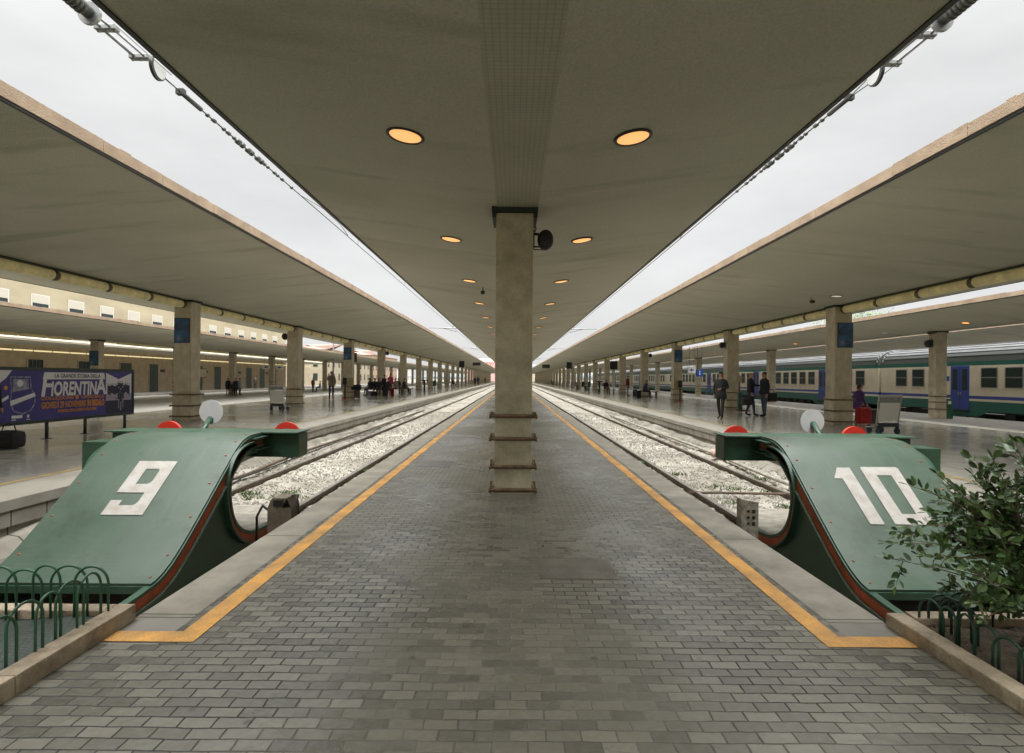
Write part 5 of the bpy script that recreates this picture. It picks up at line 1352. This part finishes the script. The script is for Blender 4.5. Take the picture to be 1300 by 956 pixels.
# ------------------------------------------------------------------ long station building on the far left
XB = -39.6
sb = thing('station_building', 'long cream station building with small upper windows and dark doors', 'building', (XB, 6, -.4))
def yb(Y): return Y - 6
mb = MB(); mb.box(-14, 0, 0, 95, 0, 4.55); mb.build('lower_wall', M['tan'], sb)
mb = MB(); mb.box(-14, -.05, 0, 95, 4.551, 11.6); mb.box(-14.3, .25, -.2, 95.2, 11.6, 11.95); mb.build('upper_wall', M['cream'], sb)
for k in range(23):
    Y = 48.5 + 3.98*(k - 8)
    if Y > 100 or Y < 8: continue
    q = MB(); q.box(-.045, .0, yb(Y) - .95, yb(Y) + .95, 6.95, 8.5); w = q.build('window', M['wframe'], sb)
    q = MB(); q.box(.001, .012, yb(Y) - .82, yb(Y) + .82, 7.05, 7.75 if k != 11 else 7.5); q.build('pane', M['glass'], w)
    q = MB(); q.box(.001, .03, yb(Y) - .82, yb(Y) + .82, 7.76 if k != 11 else 7.51, 8.42); q.build('shutter', M['shutter'], w)
Y = 20.0; rg = random.Random(9); k = 0
while Y < 98:
    w = rg.choice([1.5, 1.7]) ; isdoor = Y > 55
    q = MB(); z0, z1 = (0.02, 3.05) if isdoor else (1.5, 3.05)
    q.box(.001, .05, yb(Y) - w/2 - .12, yb(Y) + w/2 + .12, z0, z1 + .12); d = q.build('door' if isdoor else 'window', M['tan'], sb)
    q = MB(); q.box(.051, .065, yb(Y) - w/2, yb(Y) + w/2, z0 + .02, z1); q.build('leaf' if isdoor else 'pane', M['doorg'] if isdoor else M['glass'], d)
    q = MB()
    for s in (-.25, 0, .25): q.box(.066, .08, yb(Y) + s*w - .03, yb(Y) + s*w + .03, z0 + .03, z1 - .02)
    q.build('mullion', M['tgrey'], d)
    if isdoor and k % 2 == 0:
        q = MB(); q.box(.002, .06, yb(Y) + w/2 + .5, yb(Y) + w/2 + 1.3, 2.2, 2.5); q.build('sign_plate', M['dark'], sb)
    Y += 4.6 if isdoor else 5.6; k += 1
# canopy of the building
canopy('platform_canopy', 'canopy fixed along the front of the cream building', -37.6, 3.82, -39.55, 3.82, -35.5, 3.88, 6, 112, crease=.2, fasc=(False, True), mfas='cream')

# ------------------------------------------------------------------ far houses, trees, hill
def house(label, loc, w, d, h, roofh, wm, rm, cols, rows):
    t = thing('house', label, 'house', loc, 0, 'distant houses')
    q = MB(); q.box(-w/2, w/2, -d/2, d/2, 0, h); q.build('wall', wm, t)
    q = MB(); q.loft([[Vector((-w/2 - .4, -d/2 - .4, h)), Vector((w/2 + .4, -d/2 - .4, h)), Vector((w/2 + .4, d/2 + .4, h)), Vector((-w/2 - .4, d/2 + .4, h))], [Vector((-w/2 + d*.3, -.2, h + roofh)), Vector((w/2 - d*.3, -.2, h + roofh)), Vector((w/2 - d*.3, .2, h + roofh)), Vector((-w/2 + d*.3, .2, h + roofh))]], 0, True, False); q.build('roof', rm, t)
    for i in range(cols):
        for j in range(rows):
            x = -w/2 + (i + .5)*w/cols; z = 1.6 + j*3.1
            q = MB(); q.box(x - .5, x + .5, -d/2 - .05, -d/2 - .001, z, z + 1.6); q.build('window', M['glass'], t)
    for j in range(rows):                       # long side facing the tracks
        for i in range(int(d // 4)):
            y = -d/2 + 2 + i*4; z = 1.6 + j*3.1
            q = MB(); q.box(w/2 + .001, w/2 + .05, y - .5, y + .5, z, z + 1.6); q.build('window', M['glass'], t)
    return t
house('long pink house with red roof closing the view at the end of the left track', (-23, 440, -1), 24, 12, 14.5, 3.0, M['pinkwall'], mat('hazed_tile_roof', (.48,.34,.31), .9), 6, 4)  # red tile colour lightened to stand for distant haze
house('pale house with red tiled roof rising behind the left canopies', (-49, 150, -1), 14, 40, 8.6, 2.2, M['cream'], M['redroof'], 3, 2)
house('orange house with red roof further along behind the left canopies', (-52, 205, -1), 14, 40, 9.6, 2.4, mat('orange_wall', (.46,.32,.22), .9, .1, .3), M['redroof'], 3, 2)
house('pale grey house at the far end of the right track', (26, 470, -1), 30, 14, 9.5, 2.5, M['cream'], M['tgrey'], 6, 3)
house('low white goods shed beyond the end of the left platforms', (-62, 262, -1), 30, 14, 6.5, 1.5, M['white'], M['tgrey'], 5, 1)
mb = MB(); rg = random.Random(31); rings = []
for i in range(60):
    x = -900 + i*30.5; hgt = 26 + 20*math.sin(i*.23) + 10*math.sin(i*.61 + 1) ; rings.append([(x, 1900, -1), (x, 2000, max(3, hgt)*.8), (x, 2120, max(3, hgt)), (x, 2300, -1)])
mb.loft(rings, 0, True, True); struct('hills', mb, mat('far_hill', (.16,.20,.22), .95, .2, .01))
def far_tree(loc, h, w, label):
    t = thing('tree', label, 'tree', loc, 0, 'trees beyond the train'); q = MB(); q.tube([(0,0,0),(.1,0,h*.3),(0,.1,h*.6)], [.28,.2,.1], 8); rg = random.Random(int(h*10))
    for k in range(5):
        a = k*1.3; q.tube([(0,0,h*.35),(w*.3*math.cos(a), w*.3*math.sin(a), h*.65)], [.12,.04], 6)
    q.build('trunk', M['bark'], t); q = MB()
    cl = [(rg.gauss(0, w*.28), rg.gauss(0, w*.28), h*(.62 + .16*rg.gauss(0,1))) for _ in range(34)]
    for c in cl:
        for _ in range(60):
            p = Vector(c) + Vector((rg.gauss(0,w*.09), rg.gauss(0,w*.09), rg.gauss(0,h*.05))); a = Vector((rg.gauss(0,1), rg.gauss(0,1), rg.gauss(0,1))).normalized(); b = a.orthogonal().normalized(); s = rg.uniform(.15,.32)
            q.poly([p - a*s, p + b*s*.6, p + a*s, p - b*s*.6], rg.choice([0,1,1]))
    q.build('crown', [M['leaf2'], M['leaf3']], t)
far_tree((58, 96, -1.2), 15.5, 8.5, 'pale green tree seen through the sky gap above the train, nearer one')
far_tree((62, 108, -1.2), 16.5, 9.5, 'pale green tree seen through the sky gap above the train, farther one')

# ------------------------------------------------------------------ overhead wires
def overhead(s, label):
    X = s*3.77; Z = 4.60
    t = thing('overhead_wire', label, 'overhead wire', (X, 4.0, Z), 0, 'overhead wires with tensioning gear')
    L_ = lambda y: y - 4.0
    q = MB(); q.tube([(0, L_(3.2), 0), (0, L_(5.10), 0)], .055, 12)
    for k in range(22): q.tube([(0, L_(3.95) + k*.05, 0), (0, L_(3.95) + k*.05 + .022, 0)], .068, 14)
    q.build('spring', M['insul'], t)
    q = MB(); q.disc((0, L_(5.14), 0), .10, 'y', 20, 0, .03); q.build('end_plate', M['greymetal'], t)
    q = MB(); q.tube([(-.04,L_(5.12),0),(-.045,L_(5.34),0)], .012, 6); q.tube([(.04,L_(5.12),0),(.045,L_(5.34),0)], .012, 6)
    q.tube([(-.045,L_(5.35),.0),(-.05,L_(5.8),.0)], .016, 6); q.tube([(.05,L_(5.35),0),(.05,L_(5.8),0)], .010, 6); q.tube([(.09,L_(5.3),.02),(.09,L_(6.2),.02)], .005, 6)
    q.build('tie_rod', M['greymetal'], t)
    for y in (5.34, 5.82):
        q = MB(); q.box(-.10, .10, L_(y) - .035, L_(y) + .035, -.022, .022, bev=.006)
        for x in (-.075, .0, .075): q.tube([(x, L_(y), -.035), (x, L_(y), .035)], .014, 8)
        q.build('yoke', M['greymetal'], t)
    q = MB(); q.disc((s*-.035, L_(6.02), -.0), .125, 'x', 24, 0, .03); q.build('pulley', M['dark'], t)
    q = MB(); q.disc((s*-.035 + (.031 if s < 0 else -.006), L_(6.03), 0), .105, 'x', 24, 0, .005); q.build('pulley_face', M['whited'], t)
    q = MB(); q.tube([(-.03, L_(6.05), .02), (0, L_(6.55), .0)], .006, 6); q.tube([(.03, L_(6.05), -.02), (0, L_(6.55), 0)], .006, 6); q.build('stay', M['wire'], t)
    q = MB(); q.tube([(0, L_(6.52), 0), (0, L_(6.95), 0)], .028, 8); q.box(-.045, .045, L_(6.5), L_(6.56), -.03, .03); q.build('turnbuckle', M['dark'], t)
    prof_ = [(L_(7.0), .008)]; rg_ = random.Random(5)
    for k, y in enumerate([7.1, 7.25, 7.5, 7.62, 7.78, 7.9, 8.02, 8.2, 8.3, 8.5, 8.62, 8.72, 8.85, 9.1, 9.22, 9.4, 9.8]):
        r_ = .042 if 4 < k < 11 else .026; l_ = .05 if k % 2 else .022
        prof_ += [(L_(y) - l_, .010), (L_(y) - l_*.6, r_), (L_(y) + l_*.6, r_), (L_(y) + l_, .010)]
    q = MB(); q.loft([[(r*math.cos(2*PI*i/10), y, r*math.sin(2*PI*i/10)) for i in range(10)] for y, r in prof_], 0, True, True)
    q.build('insulator', M['insul'], t)
    q = MB(); q.tube([(0, L_(6.9), 0), (0, L_(10.1), 0), (0, L_(40), -.05), (-s*.15, L_(80), 0), (s*.1, L_(130), -.03), (0, L_(300), 0)], .009, 6); q.build('contact_wire', M['wire'], t)
    q = MB(); q.tube([(-s*.05, L_(9.5), .9), (0, L_(20), .75), (0, L_(40), .85), (0, L_(80), .85), (0, L_(300), .85)], .007, 6)
    for y in (14, 20, 27, 34): q.tube([(0, L_(y), 0), (0, L_(y), .80)], .004, 5)
    q.build('carrier_wire', M['wire'], t)
    q = MB(); q.tube([(-s*.9, L_(10.0), -.75), (-s*.75, L_(10.1), -.55), (-s*.35, L_(10.4), -.18), (0, L_(10.2), 0)], .006, 6); q.build('jumper_wire', M['wire'], t)
    return t
overhead(-1, 'overhead wire with springs, pulley and insulators above track 9')
overhead(1, 'overhead wire with springs, pulley and insulators above track 10')
def wire_arm(s, y, label):
    t = thing('wire_arm', label, 'wire arm', (s*3.9, y, 4.6), 0, 'arms carrying the overhead wires')
    q = MB(); q.tube([(-s*1.35, 0, .25), (s*1.9, 0, .25)], .035, 8); q.tube([(-s*1.3, 0, -.55), (-s*1.3, 0, .3)], .04, 8); q.build('arm', M['greymetal'], t)
    q = MB(); q.tube([(-s*1.2, 0, .75), (0, 0, .86), (s*.3, 0, .3)], .02, 6); q.tube([(s*1.0, 0, .25), (0, 0, .0)], .016, 6); q.build('stay', M['dark'], t)
for s, side in ((-1, 'left'), (1, 'right')):
    for k, y in enumerate((40, 66, 98)): wire_arm(s, y, '%s horizontal wire arm across the %s sky gap' % (ORD[k], side))
# mast behind the left canopy
t = thing('mast', 'thin grey mast rising behind the left canopy', 'mast', (-35.2 + 12, 86, -1.0)) ; t.location = (-228*78/735, 78, -1.0); mb = MB(); mb.tube([(0,0,0),(0,0,13)], [.12,.07], 8); mb.build('pole', M['greymetal'], t); mb = MB(); mb.tube([(0,0,7.4),(3.5,0,7.4)], .05, 6); mb.build('arm', M['greymetal'], t)
t = thing('mast', 'grey mast with a bracket rising just right of the left poster pillar', 'mast', (-400*50/735, 50, -1.0)); mb = MB(); mb.tube([(0,0,0),(0,0,11)], [.14,.08], 8); mb.box(-.25,.25,-.1,.1,5.6,5.9); mb.build('pole', M['greymetal'], t)
# ------------------------------------------------------------------ sky, sun, camera
w = bpy.data.worlds.new('World'); scene.world = w; w.use_nodes = True
nt = w.node_tree; N = nt.nodes; L = nt.links; bg = N['Background']
SUN_EL, SUN_ROT = R(62), R(200)
sky = N.new('ShaderNodeTexSky'); sky.sky_type = 'NISHITA'; sky.sun_disc = False; sky.sun_elevation = SUN_EL; sky.sun_rotation = SUN_ROT; sky.air_density = 1.0; sky.dust_density = 3.0
tc = N.new('ShaderNodeTexCoord'); sx = N.new('ShaderNodeSeparateXYZ'); L.new(tc.outputs['Generated'], sx.inputs[0])
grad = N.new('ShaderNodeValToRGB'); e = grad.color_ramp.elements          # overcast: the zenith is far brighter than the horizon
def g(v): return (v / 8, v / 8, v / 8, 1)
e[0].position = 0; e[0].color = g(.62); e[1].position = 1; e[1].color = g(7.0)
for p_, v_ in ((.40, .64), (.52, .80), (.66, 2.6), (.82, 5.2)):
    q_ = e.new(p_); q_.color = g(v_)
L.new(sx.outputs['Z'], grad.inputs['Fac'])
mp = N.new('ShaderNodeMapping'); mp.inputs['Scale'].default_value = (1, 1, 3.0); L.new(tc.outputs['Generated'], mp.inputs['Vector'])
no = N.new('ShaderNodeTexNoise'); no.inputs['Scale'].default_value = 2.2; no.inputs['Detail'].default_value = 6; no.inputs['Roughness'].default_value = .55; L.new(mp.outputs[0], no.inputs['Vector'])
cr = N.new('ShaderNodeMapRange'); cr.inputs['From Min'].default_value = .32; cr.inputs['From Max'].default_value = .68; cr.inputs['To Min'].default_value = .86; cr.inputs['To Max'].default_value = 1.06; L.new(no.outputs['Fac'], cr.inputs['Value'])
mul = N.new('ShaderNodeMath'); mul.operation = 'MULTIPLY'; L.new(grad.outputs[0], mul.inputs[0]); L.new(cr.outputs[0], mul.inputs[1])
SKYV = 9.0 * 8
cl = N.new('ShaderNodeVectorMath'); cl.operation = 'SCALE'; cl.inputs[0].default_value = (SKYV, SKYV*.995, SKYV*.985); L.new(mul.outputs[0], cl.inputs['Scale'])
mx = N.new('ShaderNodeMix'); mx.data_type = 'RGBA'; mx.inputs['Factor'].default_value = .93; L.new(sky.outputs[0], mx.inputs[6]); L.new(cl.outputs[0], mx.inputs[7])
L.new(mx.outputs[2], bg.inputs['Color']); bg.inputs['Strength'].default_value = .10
ld = bpy.data.lights.new('sun', 'SUN'); ld.energy = 1.5; ld.angle = R(60); ld.color = (1, .97, .93)
lo = bpy.data.objects.new('sun', ld); COL.objects.link(lo); lo.rotation_euler = (R(90) - SUN_EL, 0, PI - SUN_ROT if False else 0)
az = SUN_ROT; dirv = Vector((math.sin(az)*math.cos(SUN_EL), math.cos(az)*math.cos(SUN_EL), math.sin(SUN_EL)))
lo.rotation_euler = dirv.to_track_quat('Z', 'Y').to_euler()

cam = bpy.data.cameras.new('camera'); co = bpy.data.objects.new('camera', cam); COL.objects.link(co)
cam.sensor_width = 36; cam.lens = 735/1300*36; cam.clip_end = 5000; cam.clip_start = .05
cam.shift_x = -1/1300; cam.shift_y = 2.5/1300
co.location = (0, 0, 1.4); co.rotation_euler = (R(90), R(-.46) if False else 0, 0)
co.matrix_world = Matrix.Translation((0, 0, 1.4)) @ Matrix.Rotation(R(90), 4, 'X') @ Matrix.Rotation(R(.46), 4, 'Z')
scene.camera = co
vs = scene.view_settings; scene.display_settings.display_device = 'sRGB'
vs.view_transform = 'Standard'; vs.look = 'None'; vs.gamma = 1; vs.use_curve_mapping = False
vs.exposure = 0.65
scene.render.engine = 'CYCLES'
c = scene.cycles; c.use_denoising = True; c.max_bounces = 8; c.diffuse_bounces = 5; c.glossy_bounces = 4; c.sample_clamp_indirect = 6; c.caustics_reflective = False; c.caustics_refractive = False
try: c.denoiser = 'OPENIMAGEDENOISE'
except Exception: pass
